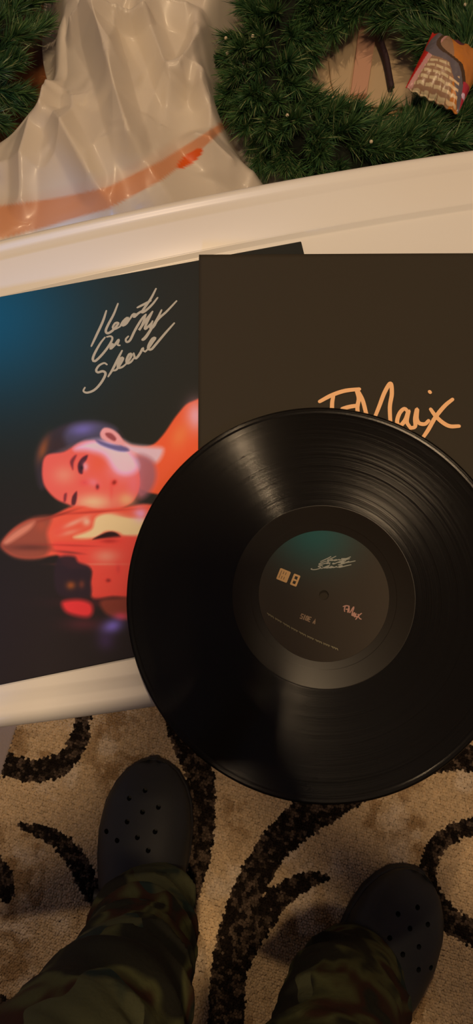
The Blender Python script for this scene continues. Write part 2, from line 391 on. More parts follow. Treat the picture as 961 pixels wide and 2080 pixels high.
# face lying on its side
put(soft([(95, 925), (130, 918), (165, 898), (200, 895), (240, 905), (270, 930), (283, 965), (278, 1005), (255, 1028), (215, 1040), (170, 1036), (140, 1025), (112, 1012), (90, 985), (86, 950)], 6), (226, 82, 66), 1)
put(soft([(152, 912), (180, 896), (225, 895), (262, 915), (280, 945), (268, 962), (240, 958), (212, 930), (180, 915)], 16), (188, 172, 196), 0.95)
put(blob(250, 945, 26, 24), (196, 158, 182), 0.7); put(blob(130, 965, 22, 18), (246, 132, 98), 0.6)
put(blob(200, 940, 18, 20), (232, 78, 52), 0.8); put(blob(190, 1020, 36, 16), (250, 170, 120), 0.8); put(blob(258, 1015, 18, 14), (250, 150, 96), 0.8)
put(blob(272, 985, 14, 26), (232, 100, 110), 0.5)
# ear
put(soft([(204, 878), (212, 869), (228, 872), (244, 885), (250, 902), (236, 903), (214, 895), (205, 888)], 4), (206, 134, 126), 1)
put(soft([(214, 880), (226, 880), (236, 890), (232, 896), (218, 888)], 4), (120, 52, 52), 0.9)
put(soft([(195, 893), (225, 902), (255, 908), (262, 916), (240, 916), (205, 904)], 5), (72, 66, 100), 0.85)
# brow, eyes, nose, mouth (a plain, made-up face)
dk = (78, 30, 38)
put(soft([(146, 952), (142, 938), (150, 926), (156, 925), (150, 940), (149, 954)], 5), dk, 0.8)
put(soft([(160, 960), (158, 944), (166, 930), (178, 924), (176, 934), (168, 946), (168, 962)], 4), (52, 24, 36), 0.9)
put(blob(173, 948, 6, 8), (206, 150, 160), 0.7); put(blob(166, 950, 4, 6), (28, 16, 24), 0.9)
put(soft([(129, 1018), (130, 1004), (136, 1002), (134, 1018)], 4), dk, 0.75); put(soft([(145, 1024), (147, 1008), (156, 998), (156, 1014), (152, 1026)], 4), (48, 20, 28), 0.85)
put(blob(172, 980, 10, 6), (170, 60, 60), 0.6); put(blob(190, 980, 12, 8, 20), (205, 110, 118), 0.6); put(blob(198, 989, 4, 6), (86, 26, 32), 0.9)
put(blob(232, 980, 5, 6, 40), (118, 26, 20), 0.9); put(blob(226, 998, 4, 20), (190, 58, 50), 0.35)
# forearm and hand underneath
put(soft([(4, 1112), (8, 1095), (30, 1072), (62, 1055), (100, 1050), (150, 1028), (200, 1034), (250, 1030), (300, 1024), (330, 1040), (300, 1100), (296, 1122), (170, 1134), (130, 1126), (70, 1134), (30, 1130)], 6), (206, 76, 52), 1)
put(soft([(2, 1110), (10, 1092), (40, 1066), (70, 1052), (104, 1052), (96, 1080), (100, 1110), (92, 1130), (60, 1136), (26, 1130)], 12), (126, 62, 44), 0.95)
put(soft([(8, 1100), (30, 1080), (60, 1062), (72, 1060), (60, 1076), (34, 1094), (14, 1106)], 8), (196, 118, 86), 0.8); put(blob(62, 1112, 50, 7), (84, 42, 34), 0.8); put(blob(84, 1068, 12, 12), (150, 66, 44), 0.7)
put(soft([(188, 1072), (196, 1050), (226, 1042), (262, 1050), (300, 1056), (296, 1092), (256, 1090), (240, 1082), (215, 1080), (194, 1092), (160, 1094), (150, 1090), (176, 1080)], 8), (232, 176, 122), 0.95)
put(blob(150, 1062, 30, 5, -24), (240, 138, 108), 0.8); put(blob(140, 1082, 22, 5, -14), (236, 128, 98), 0.7); put(blob(120, 1076, 12, 16, 30), (216, 70, 52), 0.7); put(blob(176, 1060, 8, 8), (246, 176, 140), 0.7)
put(blob(285, 1045, 14, 14), (196, 146, 176), 0.8); put(blob(190, 1040, 80, 3, -4), (150, 44, 34), 0.7); put(blob(120, 1046, 40, 3, -18), (120, 40, 30), 0.7); put(blob(255, 1046, 30, 5, 8), (222, 96, 70), 0.7)
put(soft([(188, 1096), (205, 1086), (222, 1080), (236, 1082), (246, 1092), (230, 1093), (210, 1094)], 4), (34, 16, 18), 1)
# reflection in dark water
put(soft([(110, 1102), (170, 1100), (300, 1094), (290, 1200), (266, 1214), (230, 1212), (190, 1216), (182, 1190), (184, 1156), (140, 1154), (120, 1130)], 8), (206, 64, 50), 1)
put(blob(150, 1108, 60, 2.2, 2), (150, 44, 36), 0.7); put(blob(200, 1146, 60, 2.0), (246, 120, 92), 0.6); put(blob(150, 1146, 26, 3), (200, 60, 46), 0.9); put(blob(140, 1122, 30, 3, 6), (96, 40, 36), 0.7)
put(blob(215, 1130, 26, 14), (238, 130, 100), 0.7); put(blob(222, 1099, 18, 5), (150, 34, 30), 0.7)
put(soft([(120, 1132), (150, 1130), (160, 1142), (182, 1152), (184, 1180), (180, 1212), (120, 1208), (110, 1160)], 8), (38, 26, 32), 0.95)
put(blob(144, 1189, 9, 8), (150, 74, 30), 0.8); put(blob(166, 1187, 6, 8), (110, 52, 36), 0.7); put(blob(220, 1179, 5, 4), (110, 24, 26), 0.8)
put(blob(240, 1155, 6, 12), (160, 44, 44), 0.4)
put(blob(215, 1224, 90, 10), (70, 28, 32), 0.6)
put(soft([(128, 1222), (160, 1218), (184, 1226), (188, 1244), (176, 1254), (145, 1248), (130, 1238)], 12), (214, 48, 48), 0.95)
put(soft([(205, 1220), (250, 1214), (290, 1212), (280, 1250), (250, 1258), (215, 1246)], 10), (118, 50, 36), 0.9)
put(blob(246, 1252, 14, 8), (196, 56, 72), 0.7); put(blob(170, 1268, 40, 14), (84, 34, 40), 0.6); put(blob(228, 1272, 22, 14, -20), (104, 88, 160), 0.95)
put(blob(215, 1302, 18, 18), (62, 42, 80), 0.6)
LITA = np.array((0.60, 0.50, 0.36))
colr = np.clip(lin(np.clip(img, 0, 255)) / LITA, 0, 0.95)
fc = grid_faces(NG, NG)
obj('front_print', mesh_np('front_print', np.column_stack([loc, np.full(len(loc), ath)]), fc, colr), mprint, album, label='printed picture of a woman resting her head on her arm in red light')
AM = Matrix.Translation(album.location) @ Matrix.Rotation(ATH, 4, 'Z'); AMi = AM.inverted()
def on_album(a, b): q = AMi @ at(a, b, ZA); return (q.x, q.y)
def zz(off, sc, pts): return [(off[0] + a / sc, off[1] + b / sc) for a, b in pts]
O, K = (160, 570), 4.368
title = [zz(O, K, s) for s in [
 [(245, 268), (215, 360), (160, 480), (112, 582)],                                      # H left stem
 [(348, 205), (310, 300), (262, 390), (240, 445), (256, 468), (295, 448), (335, 405), (352, 378), (325, 378), (302, 415), (318, 432), (365, 410)],  # H right, e
 [(365, 410), (392, 365), (428, 332), (440, 340), (400, 380), (388, 400), (420, 385), (452, 345)],   # a
 [(452, 345), (478, 305), (500, 296), (490, 325), (530, 290), (575, 262)],               # r
 [(686, 72), (640, 160), (575, 255), (560, 282), (590, 270), (650, 215), (700, 152)],    # t
 [(520, 240), (590, 205), (640, 178)],
 [(232, 505), (190, 560), (140, 650), (125, 700), (145, 715), (200, 665), (260, 590), (298, 520), (285, 495), (250, 500)],   # O
 [(250, 600), (285, 570), (300, 560), (282, 605), (320, 570), (355, 525), (345, 570), (365, 575)],   # n
 [(440, 495), (418, 520), (424, 545), (455, 530), (500, 440), (560, 340), (596, 300)],     # M
 [(596, 300), (560, 400), (535, 440), (590, 360), (655, 275)], [(655, 275), (600, 385), (590, 430), (640, 385), (655, 360)],
 [(655, 360), (635, 420), (670, 400), (735, 262)], [(735, 262), (690, 350), (600, 500), (565, 525), (600, 490), (700, 350), (780, 275), (868, 182)],  # y
 [(250, 745), (225, 732), (180, 755), (155, 795), (170, 815), (215, 805), (238, 830), (200, 905), (140, 970), (75, 995), (42, 980), (55, 950)],  # S
 [(385, 622), (345, 700), (300, 790), (262, 852)],  # l
 [(300, 800), (335, 790), (372, 735), (394, 690), (372, 690), (348, 745), (352, 775), (385, 768), (415, 745)],   # e
 [(415, 745), (450, 700), (470, 655), (448, 655), (425, 705), (432, 735), (465, 720), (488, 690)],   # e
 [(488, 645), (500, 690), (520, 680), (548, 640), (570, 598), (572, 620), (590, 632)],   # v
 [(590, 632), (622, 598), (657, 545), (680, 510), (655, 515), (622, 570), (618, 605), (645, 610), (690, 560), (770, 465), (848, 378)]]]
mgold = mat('title_ink', alb((152, 134, 102)), 0.6)
obj('title_lettering', strokes_mesh(title, ath + 0.00012, 0.0021, on_album, 0.35), mgold, album, label='pale handwritten title reading Heart On My Sleeve')

# ------------------------------------------------------------------ black inner sleeve
SWD = 0.305; STH = 0.0066; SC = np.array((-0.0309, 0.3283))
Se = np.array((math.cos(STH), math.sin(STH))); Sg = np.array((-Se[1], Se[0])); SO = SC + Se * SWD / 2 - Sg * SWD / 2
msleeve = mat('sleeve_paper', alb((46, 36, 22)), 0.7, 0.15); nn = noise_n(msleeve, 30, 5); bump(msleeve, nn.outputs[0], 0.12, 0.001)
sleeve = thing('inner_sleeve', 'plain black paper record sleeve with an orange autograph, under the record', 'record sleeve', (SO[0], SO[1], ZA + 0.0003), STH)
n = 90; g = np.linspace(-SWD / 2, SWD / 2, n); GX, GY = np.meshgrid(g, g, indexing='ij')
def sleeve_z(x, y): return 0.0014 + 0.0010 * np.exp(-((y - 0.12) / 0.03) ** 2) * np.exp(-(x / 0.09) ** 2) * 0.6 - 0.0004
top = np.column_stack([GX.ravel(), GY.ravel(), sleeve_z(GX, GY).ravel()]); bot = top.copy(); bot[:, 2] = 0.0
Fs = grid_faces(n, n); nb = n * n
edge = np.concatenate([np.arange(0, n), np.arange(1, n) * n + n - 1, (n - 1) * n + np.arange(n - 2, -1, -1), np.arange(n - 2, 0, -1) * n])
side = np.stack([edge, np.roll(edge, -1), np.roll(edge, -1) + nb, edge + nb], 1)
obj('paper', mesh_np('paper', np.vstack([top, bot]), np.vstack([Fs, Fs[:, ::-1] + nb, side])), msleeve, sleeve)
ZS = ZA + 0.0003 + 0.0014
SM = (Matrix.Translation(sleeve.location) @ Matrix.Rotation(STH, 4, 'Z')).inverted()
def on_sleeve(a, b): q = SM @ at(a, b, ZS); return (q.x, q.y)
O, K = (630, 760), 3.003
sig = [zz(O, K, s) for s in [
 [(58, 168), (130, 130), (210, 103), (300, 92)], [(142, 132), (134, 180), (138, 240), (170, 290)], [(195, 212), (240, 200), (292, 192)],
 [(282, 98), (296, 150), (288, 205), (295, 280)], [(290, 100), (320, 160), (340, 235), (350, 270)],
 [(395, 262), (420, 200), (455, 110), (490, 58), (498, 120), (486, 200), (490, 295), (500, 320)],
 [(600, 235), (575, 212), (545, 240), (530, 290), (545, 318), (580, 280), (600, 225), (590, 290), (612, 330)],
 [(612, 330), (640, 320), (640, 270), (652, 215), (650, 270), (665, 300), (700, 305), (722, 285)],
 [(735, 215), (760, 250), (800, 290), (850, 318), (908, 318)], [(868, 155), (820, 195), (765, 262), (720, 340), (690, 385)]]]
morange = mat('orange_ink', alb((212, 146, 84)), 0.5)
dot = [zz(O, K, [(728, 108), (732, 112)])]
obj('autograph', strokes_mesh(sig + dot, 0.0018, 0.0034, on_sleeve, 0.15), morange, sleeve, label='orange handwritten autograph')

# ------------------------------------------------------------------ vinyl record
RC = (0.0678, 0.0402); RZ = ZA + 0.0003 + 0.0022
record = thing('vinyl_record', 'black vinyl record lying on the sleeve and overhanging the near table edge', 'record', (RC[0], RC[1], RZ), 0)
mv = mat('vinyl_grooves', (0.004, 0.0034, 0.0024), 0.14, 0.17)
tc = N(mv, 'ShaderNodeTexCoord'); sx_ = N(mv, 'ShaderNodeSeparateXYZ'); L(mv, tc.outputs['Object'], sx_.inputs[0])
cx_ = N(mv, 'ShaderNodeCombineXYZ'); L(mv, sx_.outputs[0], cx_.inputs[0]); L(mv, sx_.outputs[1], cx_.inputs[1])
ln_ = N(mv, 'ShaderNodeVectorMath', operation='LENGTH'); L(mv, cx_.outputs[0], ln_.inputs[0])
nz_ = N(mv, 'ShaderNodeVectorMath', operation='NORMALIZE'); L(mv, cx_.outputs[0], nz_.inputs[0])
sl = []
for fr in (97000.0, 73700.0):                # groove walls: each fine ring leans its own way, in or out
    m1 = N(mv, 'ShaderNodeMath', operation='MULTIPLY'); m1.inputs[1].default_value = fr; L(mv, ln_.outputs['Value'], m1.inputs[0])
    m2 = N(mv, 'ShaderNodeMath', operation='FLOOR'); L(mv, m1.outputs[0], m2.inputs[0])
    wn = N(mv, 'ShaderNodeTexWhiteNoise', noise_dimensions='1D'); L(mv, m2.outputs[0], wn.inputs['W']); sl.append(wn)
ad = N(mv, 'ShaderNodeMath', operation='ADD'); L(mv, sl[0].outputs['Value'], ad.inputs[0]); L(mv, sl[1].outputs['Value'], ad.inputs[1])
sb = N(mv, 'ShaderNodeMath', operation='SUBTRACT'); sb.inputs[1].default_value = 1.0; L(mv, ad.outputs[0], sb.inputs[0])
ml_ = N(mv, 'ShaderNodeMath', operation='MULTIPLY'); ml_.inputs[1].default_value = 0.27; L(mv, sb.outputs[0], ml_.inputs[0])
scv = N(mv, 'ShaderNodeVectorMath', operation='SCALE'); L(mv, nz_.outputs[0], scv.inputs[0]); L(mv, ml_.outputs[0], scv.inputs['Scale'])
vt_ = N(mv, 'ShaderNodeVectorTransform', vector_type='VECTOR', convert_from='OBJECT', convert_to='WORLD'); L(mv, scv.outputs[0], vt_.inputs[0])
ge = N(mv, 'ShaderNodeNewGeometry'); av = N(mv, 'ShaderNodeVectorMath', operation='ADD'); L(mv, ge.outputs['Normal'], av.inputs[0]); L(mv, vt_.outputs[0], av.inputs[1])
nn2 = N(mv, 'ShaderNodeVectorMath', operation='NORMALIZE'); L(mv, av.outputs[0], nn2.inputs[0]); L(mv, nn2.outputs[0], bsdf(mv).inputs['Normal'])
ms = mat('vinyl_smooth', (0.009, 0.0065, 0.0035), 0.22, 0.18)
prof = [(0.0362, 0.0), (0.1490, 0.0), (0.1505, 0.0004), (0.1509, 0.0010), (0.1503, 0.0017), (0.1493, 0.0020), (0.1475, 0.0019), (0.1462, 0.00155)]
for r_ in (0.134, 0.119, 0.103, 0.090, 0.079): prof += [(r_ + 0.0006, 0.00155 ), (r_ + 0.0003, 0.00153), (r_ - 0.0003, 0.00153), (r_ - 0.0006, 0.00155)]
prof += [(0.0700, 0.00155)]
V, Fc = lathe([(0.0036, 0.0)] + prof[1:], 256); me = mesh_np('grooved_disc', V, Fc); o = obj('grooved_disc', me, mv, record); me.shade_flat()
V, Fc = lathe([(0.0700, 0.00155), (0.0696, 0.00150), (0.0560, 0.00150), (0.0555, 0.00153), (0.0500, 0.00153), (0.0498, 0.0013), (0.0036, 0.0013), (0.0036, 0.0)], 192)
rme = mesh_np('run_out_ring', V, Fc); rme.shade_flat()
obj('run_out_ring', rme, ms, record, label='smooth run-out ring between grooves and label')
# paper label
mlab = mat('label_paper', rough=0.6, spec=0.15, attr=True)
rr = np.linspace(0.0037, 0.0499, 26); aa = np.arange(96) * 2 * PI / 96; RR, AA = np.meshgrid(rr, aa, indexing='ij')
lv = np.column_stack([(RR * np.cos(AA)).ravel(), (RR * np.sin(AA)).ravel(), np.full(RR.size, 0.00165)])
yy = lv[:, 1] / 0.05; xx = lv[:, 0] / 0.05
tcol = np.exp(-((xx + 0.15) / 0.6) ** 2 - ((yy - 0.95) / 0.5) ** 2)[:, None]
lc = alb((46, 35, 22)) * (1 - tcol) + alb((30, 62, 50)) * tcol
i = np.arange(25); j = np.arange(96); I, J = np.meshgrid(i, j, indexing='ij'); I = I.ravel(); J = J.ravel(); J2 = (J + 1) % 96
lab = obj('paper_label', mesh_np('paper_label', lv, np.stack([I * 96 + J, (I + 1) * 96 + J, (I + 1) * 96 + J2, I * 96 + J2], 1), lc), mlab, record, label='round dark label with small lettering')
ZL = RZ + 0.00165
mlab.node_tree.nodes['Principled BSDF'].inputs['Roughness'].default_value = 0.65
def on_rec(a, b): q = at(a, b, ZL); return (q.x - RC[0], q.y - RC[1])
ts = [[( (a - 262) , (b - 690)) for a, b in s] for s in title]
def small_title(s):
    # same handwritten title, set level and small on the label
    out = []
    for a, b in s:
        dx = a - 262; dy = b - 690; c, sn = math.cos(R_(26)), math.sin(R_(26)); u = dx * c - dy * sn; v = dx * sn + dy * c
        out.append((678 + u * 0.36, 1145 + v * 0.20 ))
    return out
mdull = mat('label_silver_ink', alb((116, 106, 80)), 0.5); mlor = mat('label_orange_ink', alb((176, 124, 62)), 0.5); mdim = mat('label_dim_ink', alb((96, 80, 44)), 0.5)
obj('title_print', strokes_mesh([small_title(s) for s in title], 0.00172, 0.00075, on_rec, 0.2), mdull, lab, label='tiny handwritten title on the label')
def glyph_strokes(txt, ox, oy, ang, h, adv):
    G = {'3': [[(0, 0), (1, 0), (1, 1), (0, 1)], [(0.2, 0.5), (1, 0.5)]], 'R': [[(0, 1), (0, 0), (1, 0), (1, .5), (0, .5)], [(.4, .5), (1, 1)]], 'P': [[(0, 1), (0, 0), (1, 0), (1, .5), (0, .5)]],
         'M': [[(0, 1), (0, 0), (.5, .6), (1, 0), (1, 1)]], 'S': [[(1, 0), (0, 0), (0, .5), (1, .5), (1, 1), (0, 1)]], 'I': [[(.5, 0), (.5, 1)]], 'D': [[(0, 0), (.8, 0), (1, .5), (.8, 1), (0, 1), (0, 0)]],
         'E': [[(1, 0), (0, 0), (0, 1), (1, 1)], [(0, .5), (.8, .5)]], 'C': [[(1, 0), (0, 0), (0, 1), (1, 1)]], 'A': [[(0, 1), (.5, 0), (1, 1)], [(.2, .6), (.8, .6)]], 'U': [[(0, 0), (0, 1), (1, 1), (1, 0)]], 'O': [[(0, 0), (1, 0), (1, 1), (0, 1), (0, 0)]], 'N': [[(0, 1), (0, 0), (1, 1), (1, 0)]], 'T': [[(0, 0), (1, 0)], [(.5, 0), (.5, 1)]], ' ': [], '#': [[(0, 0), (0, 1)], [(.25, 0), (.25, 1)], [(.5, 0), (.5, 1)], [(.75, 0), (.75, 1)], [(1, 0), (1, 1)]]}
    out = []; c, s = math.cos(R_(ang)), math.sin(R_(ang)); x = 0
    for ch in txt:
        for st_ in G[ch]:
            out.append([(ox + c * (x + a * adv * 0.62) - s * b * h, oy + s * (x + a * adv * 0.62) + c * b * h) for a, b in st_])
        x += adv
    return out
# two condensed emblem blocks (upright bars), small side text, rim text, small autograph
bars = []
for u in (0, 4.5, 9, 13.5, 18): bars.append((u, 0, u, 20))
blk = []
c, s = math.cos(R_(22)), math.sin(R_(22))
def rot(u, v, ox=571, oy=1156): return (ox + c * u - s * v, oy + s * u + c * v)
for u in (0, 5, 10, 15, 19): blk.append([rot(u, 0), rot(u, 20)])
blk += [[rot(0, 0), rot(19, 0)], [rot(0, 20), rot(19, 20)], [rot(5, 10), rot(15, 10)]]
for u in (30, 40): blk.append([rot(u, 0), rot(u, 20)])
blk += [[rot(30, 0), rot(40, 0)], [rot(30, 20), rot(40, 20)], [rot(30, 10), rot(36, 10)]]
obj('emblem_print', strokes_mesh(blk, 0.00172, 0.0015, on_rec, 0, False), mlor, lab, label='two orange emblem blocks on the label')
obj('side_print', strokes_mesh(glyph_strokes('SIDE A', 613, 1247, 21, 9, 5.6), 0.00172, 0.0009, on_rec, 0, False), mat('label_brown_ink', alb((112, 78, 44)), 0.5), lab)
arc = []
for i in range(62):
    a = i / 61; x_ = 543 + 142 * a; y_ = 1245 + 72 * a + 5 * math.sin(a * PI)
    if i % 7 == 6: continue
    arc.append([(x_, y_), (x_ + 1.3, y_ + (3.6 if i % 2 else 1.8))])
obj('rim_print', strokes_mesh(arc, 0.00172, 0.0005, on_rec, 0, False), mdim, lab)
sg2 = [[(715 + (a - 780) * 0.145 * 0.95 - (b - 820) * 0.05, 1240 + (b - 820) * 0.2 + (a - 780) * 0.055) for a, b in s] for s in sig]
obj('autograph_print', strokes_mesh(sg2, 0.00172, 0.0009, on_rec, 0.2), mat('label_pink_ink', alb((140, 88, 62)), 0.5), lab, label='tiny orange autograph on the label')

# ------------------------------------------------------------------ wreaths
mneedle = mat('tinsel_needles', rough=0.38, spec=0.5, attr=True)
mtwig = mat('wreath_wire', (0.05, 0.035, 0.02), 0.6)
def branch_mesh(seed, n=240, ln=0.060):
    rg = np.random.default_rng(seed); t = rg.random(n) ** 0.7; a = rg.random(n) * 2 * PI
    base = np.stack([0.004 * np.sin(t * 3 + seed), 0.004 * np.cos(t * 2), t * ln], 1)
    sp = 0.75 - 0.35 * t + rg.normal(0, 0.12, n)
    d = np.stack([np.cos(a) * np.sin(sp), np.sin(a) * np.sin(sp), np.cos(sp)], 1)
    l = rg.uniform(0.022, 0.040, n)[:, None]; w = 0.0008
    sd = np.cross(d, rg.normal(0, 1, (n, 3))); sd /= np.linalg.norm(sd, axis=1)[:, None]
    bend = rg.normal(0, 0.003, (n, 3)); mid = base + d * l * 0.55 + bend; tip = base + d * l + bend * 2.2
    V = np.stack([base - sd * w, base + sd * w, mid - sd * w, mid + sd * w, tip], 1).reshape(-1, 3)
    b = np.arange(n)[:, None] * 5
    Fc = np.stack([np.hstack([b, b + 1, b + 3]), np.hstack([b, b + 3, b + 2]), np.hstack([b + 2, b + 3, b + 4])], 1).reshape(-1, 3)
    g_ = rg.random(n)[:, None]
    c = np.array((0.026, 0.095, 0.042)) * (1 - g_) + np.array((0.10, 0.20, 0.06)) * g_
    c = np.where(rg.random((n, 1)) < 0.10, np.array((0.26, 0.32, 0.14)), c)
    me = mesh_np('branch', V, Fc, np.repeat(c, 5, 0)); me.materials.append(mneedle); return me
BR = [branch_mesh(s) for s in range(6)]
bb = bmesh.new(); bmesh.ops.create_uvsphere(bb, u_segments=8, v_segments=6, radius=0.0028)
bme = bpy.data.meshes.new('bead'); bb.to_mesh(bme); bb.free(); bme.materials.append(mat('clear_bead', (0.85, 0.72, 0.5), 0.05, 0.8, Coat_Weight=1.0)); bme.shade_smooth()
def wreath(center, label, seed, R0=0.164, rt=0.064, nb=298, zc=0.078):
    rg = random.Random(seed)
    t = thing('artificial_wreath', label, 'wreath', (center[0], center[1], 0), 0, 'green tinsel wreaths on the floor')
    V = []; n1, n2 = 60, 10
    for i in range(n1):
        a = 2 * PI * i / n1
        for j in range(n2):
            b = 2 * PI * j / n2; r = R0 + rt * 0.5 * math.cos(b); V.append((r * math.cos(a), r * math.sin(a), zc + rt * 0.5 * math.sin(b)))
    Fc = [(i * n2 + j, ((i + 1) % n1) * n2 + j, ((i + 1) % n1) * n2 + (j + 1) % n2, i * n2 + (j + 1) % n2) for i in range(n1) for j in range(n2)]
    me = bpy.data.meshes.new('core'); me.from_pydata(V, [], Fc); me.update()
    obj('core', me, mat('wreath_core', (0.006, 0.010, 0.004), 0.9), t, smooth=True)
    for i in range(nb):
        a = 2 * PI * (i + rg.random()) / nb; b = rg.uniform(-0.35, PI + 0.35)
        er = Vector((math.cos(a), math.sin(a), 0)); et = Vector((-math.sin(a), math.cos(a), 0)); up = Vector((0, 0, 1))
        nrm = er * math.cos(b) + up * math.sin(b); p = er * R0 + up * zc + nrm * rt * 0.42
        inner = max(0.0, -math.cos(b))
        d = (nrm * (0.75 + 0.05 * inner) + et * rg.uniform(0.35, 1.1) + er * 0.15).normalized()
        o = bpy.data.objects.new('branch', BR[rg.randrange(6)]); COL.objects.link(o); o.parent = t; o.location = p
        q = d.to_track_quat('Z', 'Y').to_euler(); o.rotation_euler = q; sc = rg.uniform(0.70, 0.98) * (1 + 0.10 * inner); o.scale = (sc, sc, sc)
    for i in range(14):
        a = rg.uniform(0, 2 * PI); b = rg.uniform(0.4, 2.2); o = bpy.data.objects.new('bead', bme); COL.objects.link(o); o.parent = t
        rr_ = rt * 1.12; r = R0 + rr_ * math.cos(b); o.location = (r * math.cos(a), r * math.sin(a), zc + rr_ * math.sin(b))
    return t
wc = at(752, 138, 0.09)
wreath((wc.x, wc.y), 'green artificial wreath lying right of the plastic bag, ringing wooden pieces', 3)
wc2 = at(-192, 76, 0.06)
wreath((wc2.x, wc2.y), 'green artificial wreath partly hidden, left of the white plastic bag', 9)

# pieces in the hole of the wreath
def prism(poly, z0, z1):
    bm = bmesh.new(); a = [bm.verts.new((x, y, z0)) for x, y in poly]; b = [bm.verts.new((x, y, z1)) for x, y in poly]
    bm.faces.new(a[::-1]); bm.faces.new(b)
    for i in range(len(poly)): j = (i + 1) % len(poly); bm.faces.new((a[i], a[j], b[j], b[i]))
    bmesh.ops.recalc_face_normals(bm, faces=bm.faces); return bm
mpaper = mat('kraft_card', (0.66, 0.50, 0.32), 0.7); nn = noise_n(mpaper, 50); bump(mpaper, nn.outputs[0], 0.2)
mpink = mat('pink_wood', (0.74, 0.42, 0.29), 0.6); nn = noise_n(mpink, 90); bump(mpink, nn.outputs[0], 0.2)
def polyat(pts, z): return [tuple(at(a, b, z)[:2]) for a, b in pts]
c0 = at(750, 120, 0)
def piece(name, pts, z0, z1, m, label, cat, bev=0.001, rot_=(0, 0, 0)):
    P_ = [at(a, b, z1) for a, b in pts]; cx = sum(p.x for p in P_) / len(P_); cy = sum(p.y for p in P_) / len(P_)
    bm = prism([(p.x - cx, p.y - cy) for p in P_], 0, z1 - z0)
    bmesh.ops.bevel(bm, geom=list(bm.edges), offset=bev, segments=2, affect='EDGES')
    o = obj(name, bm, m); o.location = (cx, cy, z0); tag(o, label, cat); return o
piece('cardboard_sheet', [(590, 0), (870, 0), (870, 215), (590, 215)], 0.0135, 0.018, mpaper, 'beige cardboard sheet on the floor inside the ring of the wreath', 'cardboard')
piece('wooden_stick', [(733, 30), (766, 30), (764, 70), (745, 190), (712, 192), (722, 120)], 0.0185, 0.030, mpink, 'pinkish wooden slat lying inside the ring of the wreath', 'wood')
piece('wooden_wedge', [(668, 120), (712, 85), (722, 100), (708, 192), (680, 192), (672, 160)], 0.0185, 0.026, mpaper, 'beige wooden wedge left of the pinkish slat inside the wreath', 'wood')
def tube(pts, rad, n=8, closed=True):
    p = np.array(pts, float); m_ = len(p); rad = np.broadcast_to(rad, (m_,)); V = []
    d = np.gradient(p, axis=0); up = np.array((0.1, 0.2, 1.0))
    for i in range(m_):
        t = d[i] / (np.linalg.norm(d[i]) + 1e-9); a = np.cross(t, up); a /= np.linalg.norm(a) + 1e-9; b = np.cross(t, a)
        for k in range(n): th = 2 * PI * k / n; V.append(p[i] + rad[i] * (a * math.cos(th) + b * math.sin(th)))
    Fc = [(i * n + k, i * n + (k + 1) % n, (i + 1) * n + (k + 1) % n, (i + 1) * n + k) for i in range(m_ - 1) for k in range(n)]
    Fc += [tuple(range(n))[::-1], tuple((m_ - 1) * n + k for k in range(n))]
    me = bpy.data.meshes.new('tube'); me.from_pydata([tuple(v) for v in V], [], Fc); me.update(); return me
tw = [at(764, 50, 0.05), at(774, 84, 0.040), at(785, 118, 0.036), at(790, 145, 0.034), at(796, 178, 0.034)]
o = obj('twig', tube(cr_spline([tuple(p) for p in tw], 0.01), 0.0048, 8), mat('dark_bark', (0.045, 0.022, 0.03), 0.7), smooth=True); tag(o, 'thin dark twig lying right of the pinkish slat inside the wreath', 'twig')

